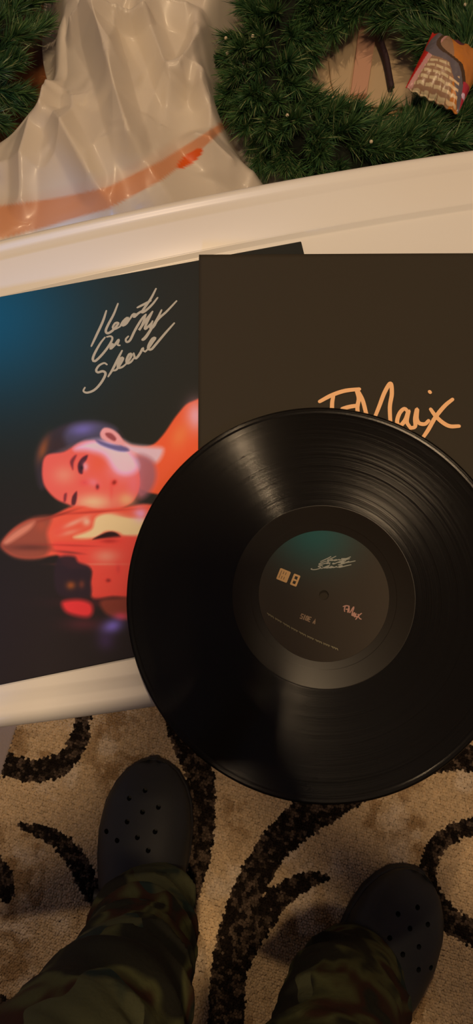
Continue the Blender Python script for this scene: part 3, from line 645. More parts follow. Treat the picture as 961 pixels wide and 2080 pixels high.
# ------------------------------------------------------------------ foil snack bag on the wreath
mfoil = mat('foil_print', rough=0.32, spec=0.6, attr=True)
def snack():
    c = at(898, 148, 0.165); n = 120
    # corners in sheet coordinates: top, left, bottom, right
    q = [np.array(p) for p in ((880, 62), (826, 172), (932, 226), (990, 110))]
    u = np.linspace(0, 1, n); U, W_ = np.meshgrid(u, u, indexing='ij')
    # U from top-left edge (left corner->top corner) to bottom-right edge; W_ along
    A, B, C_, D_ = q[1], q[0], q[3], q[2]
    P_ = (1 - U)[..., None] * ((1 - W_)[..., None] * A + W_[..., None] * B) + U[..., None] * ((1 - W_)[..., None] * D_ + W_[..., None] * C_)
    P_ = P_.reshape(-1, 2); U = U.ravel(); W_ = W_.ravel()
    pw = np.array([tuple(at(a, b, 0.165)) for a, b in P_]) - np.array((c.x, c.y, 0))
    puff = (np.clip(4 * U * (1 - U), 0, 1) ** 0.5) * (np.clip(4 * W_ * (1 - W_), 0, 1) ** 0.6)
    wr = 0.0016 * np.sin(U * 38 + 3 * W_) * (np.abs(W_ - 0.5) * 2) ** 3 + 0.004 * (vnoise(np.column_stack([U, W_]), 5, 11) - 0.5)
    zt = 0.165 - 0.145 + 0.028 * puff + wr - 0.004; zb = 0.165 - 0.145 - 0.024 * puff + wr - 0.0048
    # print
    s = U; t = W_; col = np.zeros((n * n, 3)) + alb((138, 96, 60))
    def pp(mask, c_): col[mask] = alb(c_)
    pxx, pyy = P_[:, 0], P_[:, 1]
    pp(pxx > 912 + 0 * pyy, (176, 98, 30))
    pp((pxx + (pyy - 62) * 0.75 < 911), (176, 26, 14))                                  # red edge panel
    pp((pxx + (pyy - 62) * 0.75 >= 911) & (pxx + (pyy - 62) * 0.75 < 924), (180, 120, 96))
    # brown-grey swoosh and dark purple mark
    yy_ = (pyy - 66) / 150.0; sx = 905 - 34 * np.sin(np.clip(yy_ * 1.7, 0, 1) * PI) + 36 * np.clip(yy_ - 0.45, 0, 1) * 1.6
    pp(np.abs(pxx - sx) < 9, (92, 76, 66)); pp(np.abs(pxx - sx - 13) < 4, (66, 42, 20))
    pp(((pxx - 928) / 12) ** 2 + ((pyy - 98) / 14) ** 2 < 1, (84, 26, 36)); pp((np.abs(pxx - 921) < 10) & (np.abs(pyy - 72) < 6), (170, 92, 74))
    pp((pxx > 935) & (pyy > 182), (170, 40, 44)); pp((((pxx - 939) / 5) ** 2 + ((pyy - 201) / 4) ** 2 < 1), (206, 160, 160))
    # rows of small print
    rowc = pyy - 0.45 * (pxx - 850)
    for k in range(11):
        r0 = 92 + k * 10.2
        pp((np.abs(rowc - r0) < 2.4) & (pxx + (pyy - 62) * 0.75 >= 922) & (pxx < sx - 11) & (((pxx * 0.31 + k * 1.7) % 5) > 0.7), (184, 150, 98))
        pp((np.abs(rowc - r0) < 2.0) & (pxx > 905) & (pxx < 926) & (pyy > 176), (206, 158, 100))
    nt = n * n; V = np.vstack([np.column_stack([pw[:, :2], zt]), np.column_stack([pw[:, :2], zb])])
    Fq = grid_faces(n, n); e = np.concatenate([np.arange(0, n), np.arange(1, n) * n + n - 1, (n - 1) * n + np.arange(n - 2, -1, -1), np.arange(n - 2, 0, -1) * n])
    side = np.stack([e, np.roll(e, -1), np.roll(e, -1) + nt, e + nt], 1)
    o = obj('snack_bag', mesh_np('snack_bag', V, np.vstack([Fq[:, ::-1], Fq + nt, side]), np.vstack([col, col])), mfoil, smooth=True)
    o.location = (c.x, c.y, 0.145); tag(o, 'red and orange foil snack bag with rows of small print on the wreath', 'snack bag')
snack()

# ------------------------------------------------------------------ crumpled sheets: plastic bag and brown paper
def crumple(xy, s, seed, amp):
    """faceted folds: sum of tilted creases from nearest-cell planes"""
    rg = np.random.default_rng(seed); lo = xy.min(0) - 0.05; hi = xy.max(0) + 0.05
    k = int(np.prod((hi - lo)) * s * s) + 4; c = lo + rg.random((k, 2)) * (hi - lo); hz = rg.random(k); g_ = rg.normal(0, 1.0, (k, 2))
    d = ((xy[:, None, :] - c[None]) ** 2).sum(2); idx = np.argsort(d, 1)[:, :3]; dd = np.sqrt(np.take_along_axis(d, idx, 1))
    pl = hz[idx] + (g_[idx] * (xy[:, None, :] - c[idx])).sum(2) * s * 0.6
    w_ = 1.0 / (dd + 0.012 / s) ** 9; w_ /= w_.sum(1)[:, None]
    return amp * (w_ * pl).sum(1)
mbag = mat('white_film', rough=0.38, spec=0.5, attr=True, Coat_Weight=0.15, Coat_Roughness=0.15)
tr = N(mbag, 'ShaderNodeBsdfTranslucent'); vc = [n_ for n_ in mbag.node_tree.nodes if n_.type == 'VERTEX_COLOR'][0]; L(mbag, vc.outputs[0], tr.inputs[0])
mx = N(mbag, 'ShaderNodeMixShader'); mx.inputs[0].default_value = 0.12; out = [n_ for n_ in mbag.node_tree.nodes if n_.type == 'OUTPUT_MATERIAL'][0]
L(mbag, bsdf(mbag).outputs[0], mx.inputs[1]); L(mbag, tr.outputs[0], mx.inputs[2]); L(mbag, mx.outputs[0], out.inputs[0])
nn = noise_n(mbag, 22, 2, 0.4); bump(mbag, nn.outputs[0], 0.10, 0.004)
def folds(xy, s, seed, amp, oct=2):
    q = xy + 0.25 / s * np.column_stack([vnoise(xy, s * 0.8, seed + 20, 2), vnoise(xy + 3, s * 0.8, seed + 21, 2)])
    z = 0; a = 1.0
    for k in range(oct):
        ang = 0.7 * k + seed; c_, s_ = math.cos(ang), math.sin(ang); w_ = np.column_stack([(q[:, 0] * c_ - q[:, 1] * s_) * 1.0, (q[:, 0] * s_ + q[:, 1] * c_) * 0.55])
        z = z + a * (1 - np.abs(2 * vnoise(w_ + 5, s * 1.9 ** k, seed + k, 1) - 1)) ** 1.3; a *= 0.42
    return amp * z
def sheet_heap(name, outline, ztop, m, colf, label, cat, nu=150, amp=0.02, s=22, seed=5, base=0.005, fold=None, zref=0.10):
    """a heap whose plan follows a closed outline: polar grid from its centre, crumpled upper skin and flat underside"""
    P_ = np.array([tuple(at(a, b, zref)[:2]) for a, b in outline])
    P_ = np.vstack([P_, P_[:1]]); seg = []
    cl = cr_spline([tuple(p) for p in P_], 0.006)[:-1]
    c = cl.mean(0); nr_ = 130; t = (np.linspace(0, 1, nr_) ** 0.9)
    V = c + (cl[None] - c) * t[:, None, None]; n_a = len(cl); V2 = V.reshape(-1, 2)
    rim = np.repeat(t, n_a)
    body = ztop * (1 - rim ** 3.0) ** 0.75
    z = base + body + (folds(V2, s, seed, amp) + crumple(V2, s * 1.6, seed + 1, amp * 0.22)) * (1 - rim ** 6 * 0.75)
    if fold is not None: z += fold(V2) * (1 - rim ** 4)
    for cw, rw in ((wc, 0.262), (wc2, 0.262)):     # pressed flat where a wreath lies on it
        dw = np.hypot(V2[:, 0] - cw.x, V2[:, 1] - cw.y); k_ = np.clip((dw - rw + 0.035) / 0.05, 0, 1); k_ = k_ * k_ * (3 - 2 * k_)
        z = base + 0.006 + (z - base - 0.006) * (0.12 + 0.88 * k_)
    z = np.maximum(z, base + 0.004)
    zb = np.full(len(z), base)
    px_ = to_px(np.column_stack([V2, z])); col = colf(px_, V2)
    Fq = np.array([(i * n_a + j, i * n_a + (j + 1) % n_a, (i + 1) * n_a + (j + 1) % n_a, (i + 1) * n_a + j) for i in range(nr_ - 1) for j in range(n_a)])
    nt = len(z); e = (nr_ - 1) * n_a + np.arange(n_a); side = np.stack([e, np.roll(e, -1), np.roll(e, -1) + nt, e + nt], 1)
    V3 = np.vstack([np.column_stack([V2 - c, z]), np.column_stack([V2 - c, zb])])
    me = mesh_np(name, V3, np.vstack([Fq, Fq[:, ::-1] + nt, side]), np.vstack([col, col])); me.shade_smooth()
    bm = bmesh.new(); bm.from_mesh(me); bmesh.ops.remove_doubles(bm, verts=bm.verts, dist=1e-5); bmesh.ops.recalc_face_normals(bm, faces=bm.faces); bm.to_mesh(me); bm.free()
    o = obj(name, me, m); o.location = (c[0], c[1], 0.0); tag(o, label, cat); return o
WH = np.array((0.86, 0.78, 0.66)); OR = np.array((0.84, 0.34, 0.14)); ORB = np.array((0.95, 0.14, 0.01))
def bag_col(p, v):
    n_ = len(p); c = np.tile(WH, (n_, 1)).astype(float)
    x = p[:, 0]; y = p[:, 1]
    mid = np.interp(x, [-200, 0, 100, 220, 330, 400, 450, 480], [470, 452, 432, 402, 345, 296, 258, 235])
    hw_ = np.interp(x, [-200, 0, 150, 330, 400, 450, 480], [40, 34, 24, 20, 15, 10, 4])
    m_ = np.clip((hw_ - np.abs(y - mid)) / 5 + 0.5, 0, 1)[:, None] * np.clip((478 - x) / 8, 0, 1)[:, None]
    wash = np.clip(1 - np.abs(y - mid + 24) / 28, 0, 1)[:, None] * 0.25 * np.clip((400 - x) / 60, 0, 1)[:, None]
    c = c * (1 - wash) + OR * wash; c = c * (1 - m_ * 0.85) + OR * m_ * 0.85
    b_ = (((x - 386) * 0.8 + (y - 322) * -0.6) / 34) ** 2 + (((x - 386) * 0.6 + (y - 322) * 0.8) / 11) ** 2
    b_ = np.clip((1 - b_) * 4, 0, 1)[:, None]; return c * (1 - b_) + ORB * b_
def bag_fold(v):
    # long drapes running towards the table, in sheet direction
    p = to_px(np.column_stack([v, np.full(len(v), 0.12)])); x, y = p[:, 0], p[:, 1]
    f = np.zeros(len(v))
    for (ax, ay, bx, by, w_, h_) in ((100, 40, 90, 230, 22, .035), (205, 90, 275, 340, 26, .035), (60, 240, 40, 400, 24, .022), (120, 260, 190, 390, 24, .025), (300, 60, 350, 200, 22, .025),
                                     (250, 180, 160, 20, 30, .02), (370, 180, 420, 60, 20, .028), (400, 300, 470, 330, 26, .03), (150, 70, 300, 80, 14, .03), (230, 20, 380, 40, 26, .028), (455, 60, 410, 200, 20, .03)):
        a = np.array((ax, ay), float); b = np.array((bx, by), float); ab = b - a
        t_ = np.clip(((p - a) @ ab) / (ab @ ab), 0, 1); d = np.hypot(*(p - a - t_[:, None] * ab).T); f += h_ * np.maximum(0, 1 - d / (w_ * 1.5)) ** 1.2
    return f
sheet_heap('plastic_bag', [(66, -160), (58, 20), (74, 130), (20, 195), (-60, 270), (-140, 400), (-60, 560), (200, 560), (430, 500), (580, 450), (640, 345), (560, 250), (520, 150), (560, 60), (600, -40), (520, -180), (300, -230)],
           0.085, mbag, bag_col, 'crumpled white plastic bag with orange print between the two wreaths', 'bag', amp=0.055, s=7.5, seed=15, fold=bag_fold, base=0.0142)
mbrown = mat('brown_paper', rough=0.8, attr=True)
def br_col(p, v):
    k = vnoise(v, 30, 3)[:, None]; return np.array((0.30, 0.14, 0.08)) * (1 - k) + np.array((0.34, 0.22, 0.15)) * k
sheet_heap('brown_paper_bag', [(905, 262), (925, 232), (970, 215), (1060, 200), (1160, 260), (1160, 340), (1050, 380), (930, 360), (900, 320)], 0.03, mbrown, br_col, 'crumpled brown paper behind the table at the right edge', 'paper', amp=0.016, s=30, seed=8, base=0.0142, zref=0.04)

# ------------------------------------------------------------------ person: trousers, body, clogs
person = thing('person', 'seated person seen from above in dark camouflage trousers and black clogs', 'person', (-0.05, -0.45, 0))
PL = Vector(person.location)
def tubeV(pts, rad, n=40, fold=0.0, seed=0):
    """wrinkled trouser leg along 3-D points"""
    p = cr_spline3(pts, 0.006); r = p[:, 3]; p = p[:, :3]; m_ = len(p); d = np.gradient(p, axis=0); V = np.zeros((m_, n, 3)); prev = None
    s = np.concatenate([[0], np.cumsum(np.linalg.norm(np.diff(p, axis=0), axis=1))])
    for i in range(m_):
        t = d[i] / np.linalg.norm(d[i]); a = np.cross(t, (0.0, 1.0, 0.15)) if prev is None else prev - t * (prev @ t)
        a /= np.linalg.norm(a); prev = a; b = np.cross(t, a); th = np.arange(n) * 2 * PI / n
        wv = np.zeros(n)
        for k in range(4):
            ph = seed * 1.7 + k * 2.1; wv += np.maximum(0, np.sin(s[i] * (95 + 28 * k) + 2.2 * np.sin(th + ph) + ph)) ** 2 * (0.5 + 0.5 * np.sin(th * (1 + k % 2) + ph * 1.3))
        rr = r[i] + fold * (wv * 0.4 - 0.25) * np.interp(s[i], [0, 0.05, 0.25, 0.5], [1, 1, .8, .5])
        V[i] = p[i] + rr[:, None] * (np.cos(th)[:, None] * a + np.sin(th)[:, None] * b)
    Fc = [(i * n + k, i * n + (k + 1) % n, (i + 1) * n + (k + 1) % n, (i + 1) * n + k) for i in range(m_ - 1) for k in range(n)]
    return V.reshape(-1, 3), Fc, m_, n
def cr_spline3(pts, step):
    p = np.array(pts, float); p = np.vstack([2 * p[0] - p[1], p, 2 * p[-1] - p[-2]]); out = []
    for i in range(1, len(p) - 2):
        d = np.linalg.norm((p[i + 1] - p[i])[:3]); k = max(2, int(d / step)); t = np.linspace(0, 1, k, endpoint=False)[:, None]
        out.append(0.5 * ((2 * p[i]) + (-p[i - 1] + p[i + 1]) * t + (2 * p[i - 1] - 5 * p[i] + 4 * p[i + 1] - p[i + 2]) * t ** 2 + (-p[i - 1] + 3 * p[i] - 3 * p[i + 1] + p[i + 2]) * t ** 3))
    out.append(p[-2][None]); return np.vstack(out)
ANK_L = at(284, 1895, 0.09); ANK_R = at(708, 2030, 0.09)
legs = {
 'L': [(*at(290, 1850, 0.060), 0.058), (*at(287, 1868, 0.085), 0.062), (*at(281, 1902, 0.125), 0.062), (*at(266, 1955, 0.185), 0.064), (*at(238, 2030, 0.27), 0.068), (*at(185, 2130, 0.37), 0.074), (-0.165, -0.365, 0.495), (-0.160, -0.45, 0.555), (-0.145, -0.62, 0.555), (-0.120, -0.80, 0.555)],
 'R': [(*at(724, 1975, 0.060), 0.056), (*at(718, 1990, 0.090), 0.060), (*at(706, 2022, 0.130), 0.062), (*at(688, 2080, 0.20), 0.066), (0.090, -0.415, 0.30), (0.068, -0.420, 0.41), (0.050, -0.425, 0.50), (0.042, -0.50, 0.555), (0.030, -0.65, 0.555), (0.010, -0.80, 0.555)]}
fill = [0.080, 0.084, 0.088, 0.094, 0.105]
tv = []; tfc = []; off = 0
for sd, key in enumerate('LR'):
    pts = []
    for i, p in enumerate(legs[key]):
        pts.append(p if len(p) == 4 else (*p, fill[len(legs[key]) - 1 - i][0] if False else [0.105, 0.098, 0.092, 0.088, 0.084, 0.080][len(legs[key]) - 1 - i]))
    V, Fc, m_, n = tubeV(pts, None, 48, 0.020, sd + 2)
    tv.append(V); tfc += [tuple(i + off for i in f) for f in Fc] + [tuple(off + k for k in range(n))[::-1], tuple(off + (m_ - 1) * n + k for k in range(n))]; off += len(V)
me = bpy.data.meshes.new('trousers'); V = np.vstack(tv); me.from_pydata([tuple(v) for v in (V - np.array(PL))], [], tfc); me.update()
bm = bmesh.new(); bm.from_mesh(me)
bmesh.ops.create_uvsphere(bm, u_segments=32, v_segments=20, radius=1.0, matrix=Matrix.Translation(Vector((-0.055, -0.84, 0.575)) - PL) @ Matrix.Diagonal((0.185, 0.14, 0.125, 1)))
bm.to_mesh(me); bm.free()
mcamo = mat('camouflage_cloth', rough=0.85, spec=0.15)
n1 = noise_n(mcamo, 13, 2, 0.5, 'Object', 0.4); n2 = noise_n(mcamo, 19, 2, 0.5, 'Object', 0.4)
r1 = ramp(mcamo, n1.outputs[0], [(0.0, (0.007, 0.007, 0.006)), (0.40, (0.014, 0.014, 0.009)), (0.46, (0.058, 0.062, 0.024)), (0.53, (0.030, 0.013, 0.007)), (0.60, (0.012, 0.014, 0.009)), (0.68, (0.030, 0.030, 0.014))], 'EASE')
r2 = ramp(mcamo, n2.outputs[0], [(0.0, (0.008, 0.008, 0.006)), (0.46, (0.014, 0.026, 0.022)), (0.56, (0.058, 0.062, 0.030))], 'EASE')
mixn = N(mcamo, 'ShaderNodeMix', data_type='RGBA'); th = N(mcamo, 'ShaderNodeMath', operation='GREATER_THAN'); th.inputs[1].default_value = 0.55
n3 = noise_n(mcamo, 7, 2); L(mcamo, n3.outputs[0], th.inputs[0]); L(mcamo, th.outputs[0], mixn.inputs[0]); L(mcamo, r1.outputs[0], mixn.inputs[6]); L(mcamo, r2.outputs[0], mixn.inputs[7])
L(mcamo, mixn.outputs[2], bsdf(mcamo).inputs['Base Color']); nb_ = noise_n(mcamo, 220, 2); bump(mcamo, nb_.outputs[0], 0.3, 0.002)
tro = obj('trousers', me, mcamo, person, label='baggy dark green and brown camouflage trousers')
rm = tro.modifiers.new('remesh', 'REMESH'); rm.mode = 'VOXEL'; rm.voxel_size = 0.0042; rm.use_smooth_shade = True
sm = tro.modifiers.new('smooth', 'SMOOTH'); sm.iterations = 3

# body: one continuous skinned surface
mskin = mat('skin', (0.42, 0.24, 0.15), 0.5, Subsurface_Weight=0.1)
J = {}
def jt(name, p, r, par=None): J[name] = (Vector(p) - PL, r, par)
jt('pel', (-0.055, -0.84, 0.58), 0.10); jt('sp', (-0.055, -0.83, 0.75), 0.115, 'pel'); jt('ch', (-0.05, -0.76, 0.93), 0.125, 'sp'); jt('nk', (-0.045, -0.68, 1.08), 0.055, 'ch')
jt('h0', (-0.042, -0.635, 1.14), 0.058, 'nk'); jt('h1', (-0.04, -0.60, 1.20), 0.082, 'h0'); jt('h2', (-0.04, -0.60, 1.27), 0.07, 'h1')
for s, sx in (('l', -1), ('r', 1)):
    jt(s + 'sh', (-0.05 + sx * 0.165, -0.72, 1.0), 0.055, 'ch'); jt(s + 'el', (-0.285, -0.42, 0.85) if sx < 0 else (0.270, -0.38, 0.85), 0.040, s + 'sh')
    jt(s + 'wr', (0.011 + sx * 0.058, -0.190, 0.985), 0.026, s + 'el')
    kn = (-0.165, -0.355, 0.495) if s == 'l' else (0.045, -0.415, 0.50); an = tuple(ANK_L) if s == 'l' else tuple(ANK_R)
    jt(s + 'hp', (-0.055 + sx * 0.085, -0.80, 0.56), 0.075, 'pel'); jt(s + 'kn', kn, 0.052, s + 'hp')
    jt(s + 'an', (an[0], an[1], 0.080), 0.028, s + 'kn')
jt('lft', at(290, 1775, 0.040), 0.020, 'lan'); jt('rft', at(765, 1940, 0.040), 0.020, 'ran')
names = list(J); me = bpy.data.meshes.new('body')
me.from_pydata([tuple(J[k][0]) for k in names], [(names.index(k), names.index(J[k][2])) for k in names if J[k][2]], []); me.update()
body = obj('body', me, mskin, person)
sk = body.modifiers.new('skin', 'SKIN'); sk.use_smooth_shade = True
for i, k in enumerate(names): me.skin_vertices[0].data[i].radius = (J[k][1], J[k][1]); me.skin_vertices[0].data[i].use_root = (k == 'pel')
ss = body.modifiers.new('sub', 'SUBSURF'); ss.levels = 1; ss.render_levels = 2
# dark jumper over the torso and arms
mj = mat('dark_knit', (0.012, 0.012, 0.014), 0.9); nn = noise_n(mj, 300); bump(mj, nn.outputs[0], 0.4)
jn = ['pel', 'sp', 'ch', 'nk', 'lsh', 'lel', 'lwr', 'rsh', 'rel', 'rwr']
me = bpy.data.meshes.new('jumper')
pos = {k: J[k][0].copy() for k in jn}; pos['lwr'] = J['lel'][0].lerp(J['lwr'][0], 0.9); pos['rwr'] = J['rel'][0].lerp(J['rwr'][0], 0.9); pos['nk'] = J['ch'][0].lerp(J['nk'][0], 0.75); pos['pel'] = J['pel'][0] + Vector((0, 0, 0.05))
me.from_pydata([tuple(pos[k]) for k in jn], [(jn.index(k), jn.index(J[k][2])) for k in jn if J[k][2] in jn], []); me.update()
jum = obj('jumper', me, mj, person, label='dark long-sleeved jumper'); sk = jum.modifiers.new('skin', 'SKIN'); sk.use_smooth_shade = True
jr = {'pel': 0.15, 'sp': 0.15, 'ch': 0.155, 'nk': 0.075, 'lsh': 0.078, 'rsh': 0.078, 'lel': 0.070, 'rel': 0.070, 'lwr': 0.048, 'rwr': 0.048}
for i, k in enumerate(jn): me.skin_vertices[0].data[i].radius = (jr[k], jr[k]); me.skin_vertices[0].data[i].use_root = (k == 'pel')
ss = jum.modifiers.new('sub', 'SUBSURF'); ss.levels = 1; ss.render_levels = 2
# hair and face
def ell(name, c, r, m, par, rx=0):
    bm = bmesh.new(); bmesh.ops.create_uvsphere(bm, u_segments=24, v_segments=16, radius=1, matrix=Matrix.Translation(Vector(c) - PL) @ Matrix.Rotation(rx, 4, 'X') @ Matrix.Diagonal((*r, 1)))
    return obj(name, bm, m, par, smooth=True)
mhair = mat('hair', (0.012, 0.008, 0.006), 0.6)
ell('hair', (-0.04, -0.635, 1.245), (0.086, 0.090, 0.092), mhair, person)
mw = mat('eye_white', (0.6, 0.58, 0.55), 0.2)
for sx in (-1, 1): ell('eye', (-0.04 + sx * 0.03, -0.524, 1.215), (0.013, 0.008, 0.010), mw, person)
ell('nose', (-0.04, -0.512, 1.19), (0.012, 0.018, 0.022), mskin, person); ell('mouth', (-0.04, -0.525, 1.155), (0.024, 0.008, 0.007), mat('lips', (0.35, 0.12, 0.1), 0.5), person)
for sx in (-1, 1): ell('ear', (-0.04 + sx * 0.083, -0.60, 1.20), (0.008, 0.018, 0.030), mskin, person)
# phone held just behind the viewpoint
CM = cam.matrix_world.copy()
mph = mat('phone_black', (0.004, 0.004, 0.004), 0.6, 0.2)
phone = thing('phone', 'black phone held over the table, mirrored darkly in the record', 'phone'); phone.matrix_world = CM @ Matrix.Translation((0.011, -0.05, 0.012))
obj('phone_case', box(-0.040, 0.040, -0.082, 0.082, -0.0045, 0.0045, 0.004, 3), mph, phone)
obj('camera_bump', box(-0.036, -0.004, 0.046, 0.078, -0.0062, -0.0045, 0.0006, 2), mph, phone)
# hands: palm and five fingers each, skinned chains around the phone edges
def hand(sx):
    o_ = CM @ Matrix.Translation((0.011, -0.05, 0.012))
    def q(x, y, z): return (o_ @ Vector((sx * x, y, z))) - PL
    ch = [[(q(0.060, -0.165, 0.034), .028), (q(0.044, -0.125, 0.032), .034), (q(0.046, -0.080, 0.031), .030), (q(0.055, -0.035, 0.026), .024)]]
    for i, (y_, l_) in enumerate(((0.028, 1.0), (0.006, 1.08), (-0.015, 1.0), (-0.034, 0.82))):
        b0 = 0.052
        ch.append([(q(b0, y_ * 0.7 - 0.02, 0.022), .0105), (q(0.054, y_, 0.006), .0092), (q(0.048, y_ + 0.002, -0.012), .0085), (q(0.048 - 0.020 * l_, y_ + 0.003, -0.0155), .0075)] if i > 0 else
                  [(q(b0, 0.0, 0.022), .0105), (q(0.055, 0.030, 0.010), .0092), (q(0.054, 0.050, 0.000), .0085), (q(0.050, 0.064, -0.004), .0075)])
    ch.append([(q(0.060, -0.060, 0.034), .013), (q(0.045, -0.030, 0.030), .011), (q(0.026, -0.006, 0.0185), .010), (q(0.010, 0.012, 0.0150), .008)])
    vs = []; es = []; rs = []; rt = []
    root = None
    for c_ in ch:
        b_ = len(vs)
        for k, (p, r) in enumerate(c_):
            vs.append(tuple(p)); rs.append(r)
            if k: es.append((b_ + k - 1, b_ + k))
        rt.append(b_)
    me = bpy.data.meshes.new('hand'); me.from_pydata(vs, es, []); me.update(); h_ = obj('hand', me, mskin, body)
    sk = h_.modifiers.new('skin', 'SKIN'); sk.use_smooth_shade = True
    for i, r in enumerate(rs): me.skin_vertices[0].data[i].radius = (r, r); me.skin_vertices[0].data[i].use_root = i in rt
    s_ = h_.modifiers.new('sub', 'SUBSURF'); s_.levels = 1; s_.render_levels = 1
hand(1); hand(-1)

# clogs
mclog = mat('clog_foam', (0.018, 0.019, 0.018), 0.55, 0.4); nn = noise_n(mclog, 500, 2); bump(mclog, nn.outputs[0], 0.15, 0.0005)
msole = mat('clog_sole', (0.014, 0.014, 0.013), 0.7)
def clog(toe, heel_dir, label, mirror):
    """toe: world point; heel_dir: unit vector from toe to heel"""
    t = obj_t = bpy.data.objects.new('clog', None); COL.objects.link(t); t.parent = person; t['label'] = label
    ang = math.atan2(-heel_dir.y, -heel_dir.x) - PI / 2          # local +Y = towards the toe
    base = Vector((toe.x, toe.y, 0.0140)) - PL; t.location = base; t.rotation_euler = (0, 0, ang)
    Ln = 0.275; nS = 40; nC = 48; V = []
    for i in range(nS):
        u = i / (nS - 1); y = -Ln * (0.5 - 0.5 * math.cos(PI * u)); v = -y / Ln
        wd = np.interp(v, [0, .02, .06, .12, .2, .32, .45, .6, .75, .88, .96, 1], [0.004, .020, .0350, .047, .0565, .0615, .060, .053, .047, .0425, .033, .004])
        ht = np.interp(v, [0, .03, .08, .15, .25, .38, .5, .62, .8, .95, 1], [0.012, .026, .038, .047, .054, .063, .074, .078, .070, .062, .04])
        cx = mirror * np.interp(v, [0, .15, .35, .6, 1], [0.006, .003, 0, -.002, 0])
        for k in range(nC):
            a = 2 * PI * k / nC; ca, sa = math.cos(a), math.sin(a); pw_ = 0.72 if sa >= 0 else 0.35
            xx_ = math.copysign(abs(ca) ** (0.85 if sa >= 0 else 0.5), ca) * wd; zz_ = (abs(sa) ** (0.95 if sa >= 0 else .6)) * (ht - 0.022) if sa >= 0 else -(abs(sa) ** 0.5) * 0.010
            V.append((cx + xx_, y, 0.022 + zz_))
    Fc = [(i * nC + k, i * nC + (k + 1) % nC, (i + 1) * nC + (k + 1) % nC, (i + 1) * nC + k) for i in range(nS - 1) for k in range(nC)]
    Fc += [tuple(range(nC))[::-1], tuple((nS - 1) * nC + k for k in range(nC))]
    me = bpy.data.meshes.new('upper'); me.from_pydata(V, [], Fc); me.update()
    bm = bmesh.new(); bm.from_mesh(me); bmesh.ops.recalc_face_normals(bm, faces=bm.faces); bm.to_mesh(me); bm.free()
    up = obj('upper', me, mclog, t, smooth=True)
    # vent holes cut into the toe box
    cb = bmesh.new()
    rows = [(-0.036, (0.0,)), (-0.046, (-0.020,)), (-0.055, (0.019,)), (-0.061, (-0.001,)), (-0.073, (-0.020,)), (-0.083, (0.017,)), (-0.090, (-0.005,)), (-0.095, (-0.031,)), (-0.087, (-0.047,)), (-0.104, (0.010,))]
    for y_, xs in rows:
        for x_ in xs:
            hz = float(np.interp(-y_ / Ln, [0, .03, .08, .15, .25, .38, .5, .62, .8, .95, 1], [0.012, .026, .038, .047, .054, .063, .074, .078, .070, .062, .04])) * (1 - (abs(x_) / 0.06) ** 2 * 0.5)
            bmesh.ops.create_cone(cb, cap_ends=True, segments=12, radius1=0.0032, radius2=0.0032, depth=0.03, matrix=Matrix.Translation((mirror * x_, y_, hz)))
    cm = bpy.data.meshes.new('cutter'); cb.to_mesh(cm); cb.free(); co = bpy.data.objects.new('cutter', cm); COL.objects.link(co); co.parent = t
    bo = up.modifiers.new('holes', 'BOOLEAN'); bo.object = co; bo.operation = 'DIFFERENCE'; bo.solver = 'EXACT'
    bpy.context.view_layer.update(); dg = bpy.context.evaluated_depsgraph_get(); nm = bpy.data.meshes.new_from_object(up.evaluated_get(dg))
    up.modifiers.clear(); up.data = nm; nm.name = 'upper'
    if len(nm.materials) == 0: nm.materials.append(mclog)
    nm.shade_smooth()
    try: nm.set_sharp_from_angle(angle=R_(45))
    except Exception: pass
    bpy.data.objects.remove(co)
    # sole with raised rim line
    pr = []
    for i in range(60):
        a = 2 * PI * i / 60; y = -Ln / 2 + (Ln / 2 + 0.002) * math.cos(a); v = min(1, max(0, -y / Ln))
        wd = np.interp(v, [0, .02, .06, .12, .2, .32, .45, .6, .75, .88, .96, 1], [0.004, .020, .0350, .047, .0565, .0615, .060, .053, .047, .0425, .033, .004]) + 0.0015
        cx = mirror * np.interp(v, [0, .15, .35, .6, 1], [0.006, .003, 0, -.002, 0]); pr.append((cx + (wd if a < PI else -wd), y))
    rings = [[(x, y, z) for x, y in pr] for z in (0.0, 0.014, 0.016)]; rings[2] = [(x * 0.97, (y + Ln / 2) * 0.985 - Ln / 2, z) for x, y, z in rings[2]]
    obj('sole', ring_loft(rings), msole, t)
    for sx in (-1, 1):                        # strap rivets
        obj('strap_rivet', lathe_obj(sx), mclog, t)
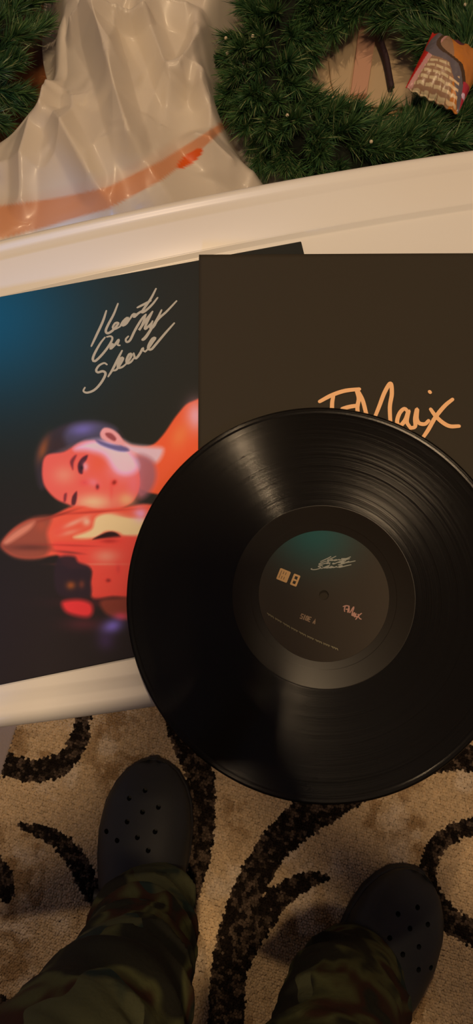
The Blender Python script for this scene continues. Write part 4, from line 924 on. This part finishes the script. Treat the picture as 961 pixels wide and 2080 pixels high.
    sp_ = [(sx_ * 0.048, -0.155, 0.050) for sx_ in (-1,)]
    hp = [(-0.050, -0.165, 0.050), (-0.053, -0.21, 0.062), (-0.045, -0.255, 0.070), (-0.02, -0.282, 0.072), (0.02, -0.282, 0.072), (0.045, -0.255, 0.070), (0.053, -0.21, 0.062), (0.050, -0.165, 0.050)]
    obj('heel_strap', tube(cr_spline3([(*p, 0.0) for p in hp], 0.01)[:, :3], 0.006, 8), mclog, t, smooth=True)
    return t
def lathe_obj(sx):
    bm = bmesh.new(); bmesh.ops.create_cone(bm, cap_ends=True, segments=20, radius1=0.009, radius2=0.008, depth=0.008, matrix=Matrix.Translation((sx * 0.0535, -0.165, 0.046)) @ Matrix.Rotation(PI / 2, 4, 'Y'))
    return bm
tl = at(303, 1540, 0.03); hl_ = at(286, 1880, 0.03); clog(tl, (hl_ - tl).normalized(), 'black foam clog with vent holes on the left foot', 1)
trr = at(864, 1776, 0.03); hr_ = at(716, 2055, 0.03); clog(trr, (hr_ - trr).normalized(), 'black foam clog with vent holes on the right foot', -1)

# seat behind the viewpoint
msofa = mat('sofa_fabric', (0.10, 0.08, 0.07), 0.9); nn = noise_n(msofa, 200); bump(msofa, nn.outputs[0], 0.3)
sofa = thing('sofa', 'dark fabric sofa that the seated person sits on', 'sofa', (-0.1, -1.16, 0))
obj('base', box(-0.95, 0.95, -0.40, 0.36, 0.06, 0.26, 0.02), msofa, sofa); obj('seat_cushion', box(-0.78, 0.78, -0.22, 0.40, 0.262, 0.45, 0.04, 4), msofa, sofa)
obj('backrest', box(-0.95, 0.95, -0.52, -0.24, 0.262, 0.74, 0.06, 4), msofa, sofa)
for s in (-1, 1):
    obj('armrest', box(s * 0.875 - 0.09, s * 0.875 + 0.09, -0.22, 0.38, 0.262, 0.60, 0.04, 4), msofa, sofa)
    for yb in (-0.35, 0.30): obj('leg', box(s * 0.85 - 0.025, s * 0.85 + 0.025, yb - 0.025, yb + 0.025, 0.0, 0.058, 0.004), mtwig, sofa)
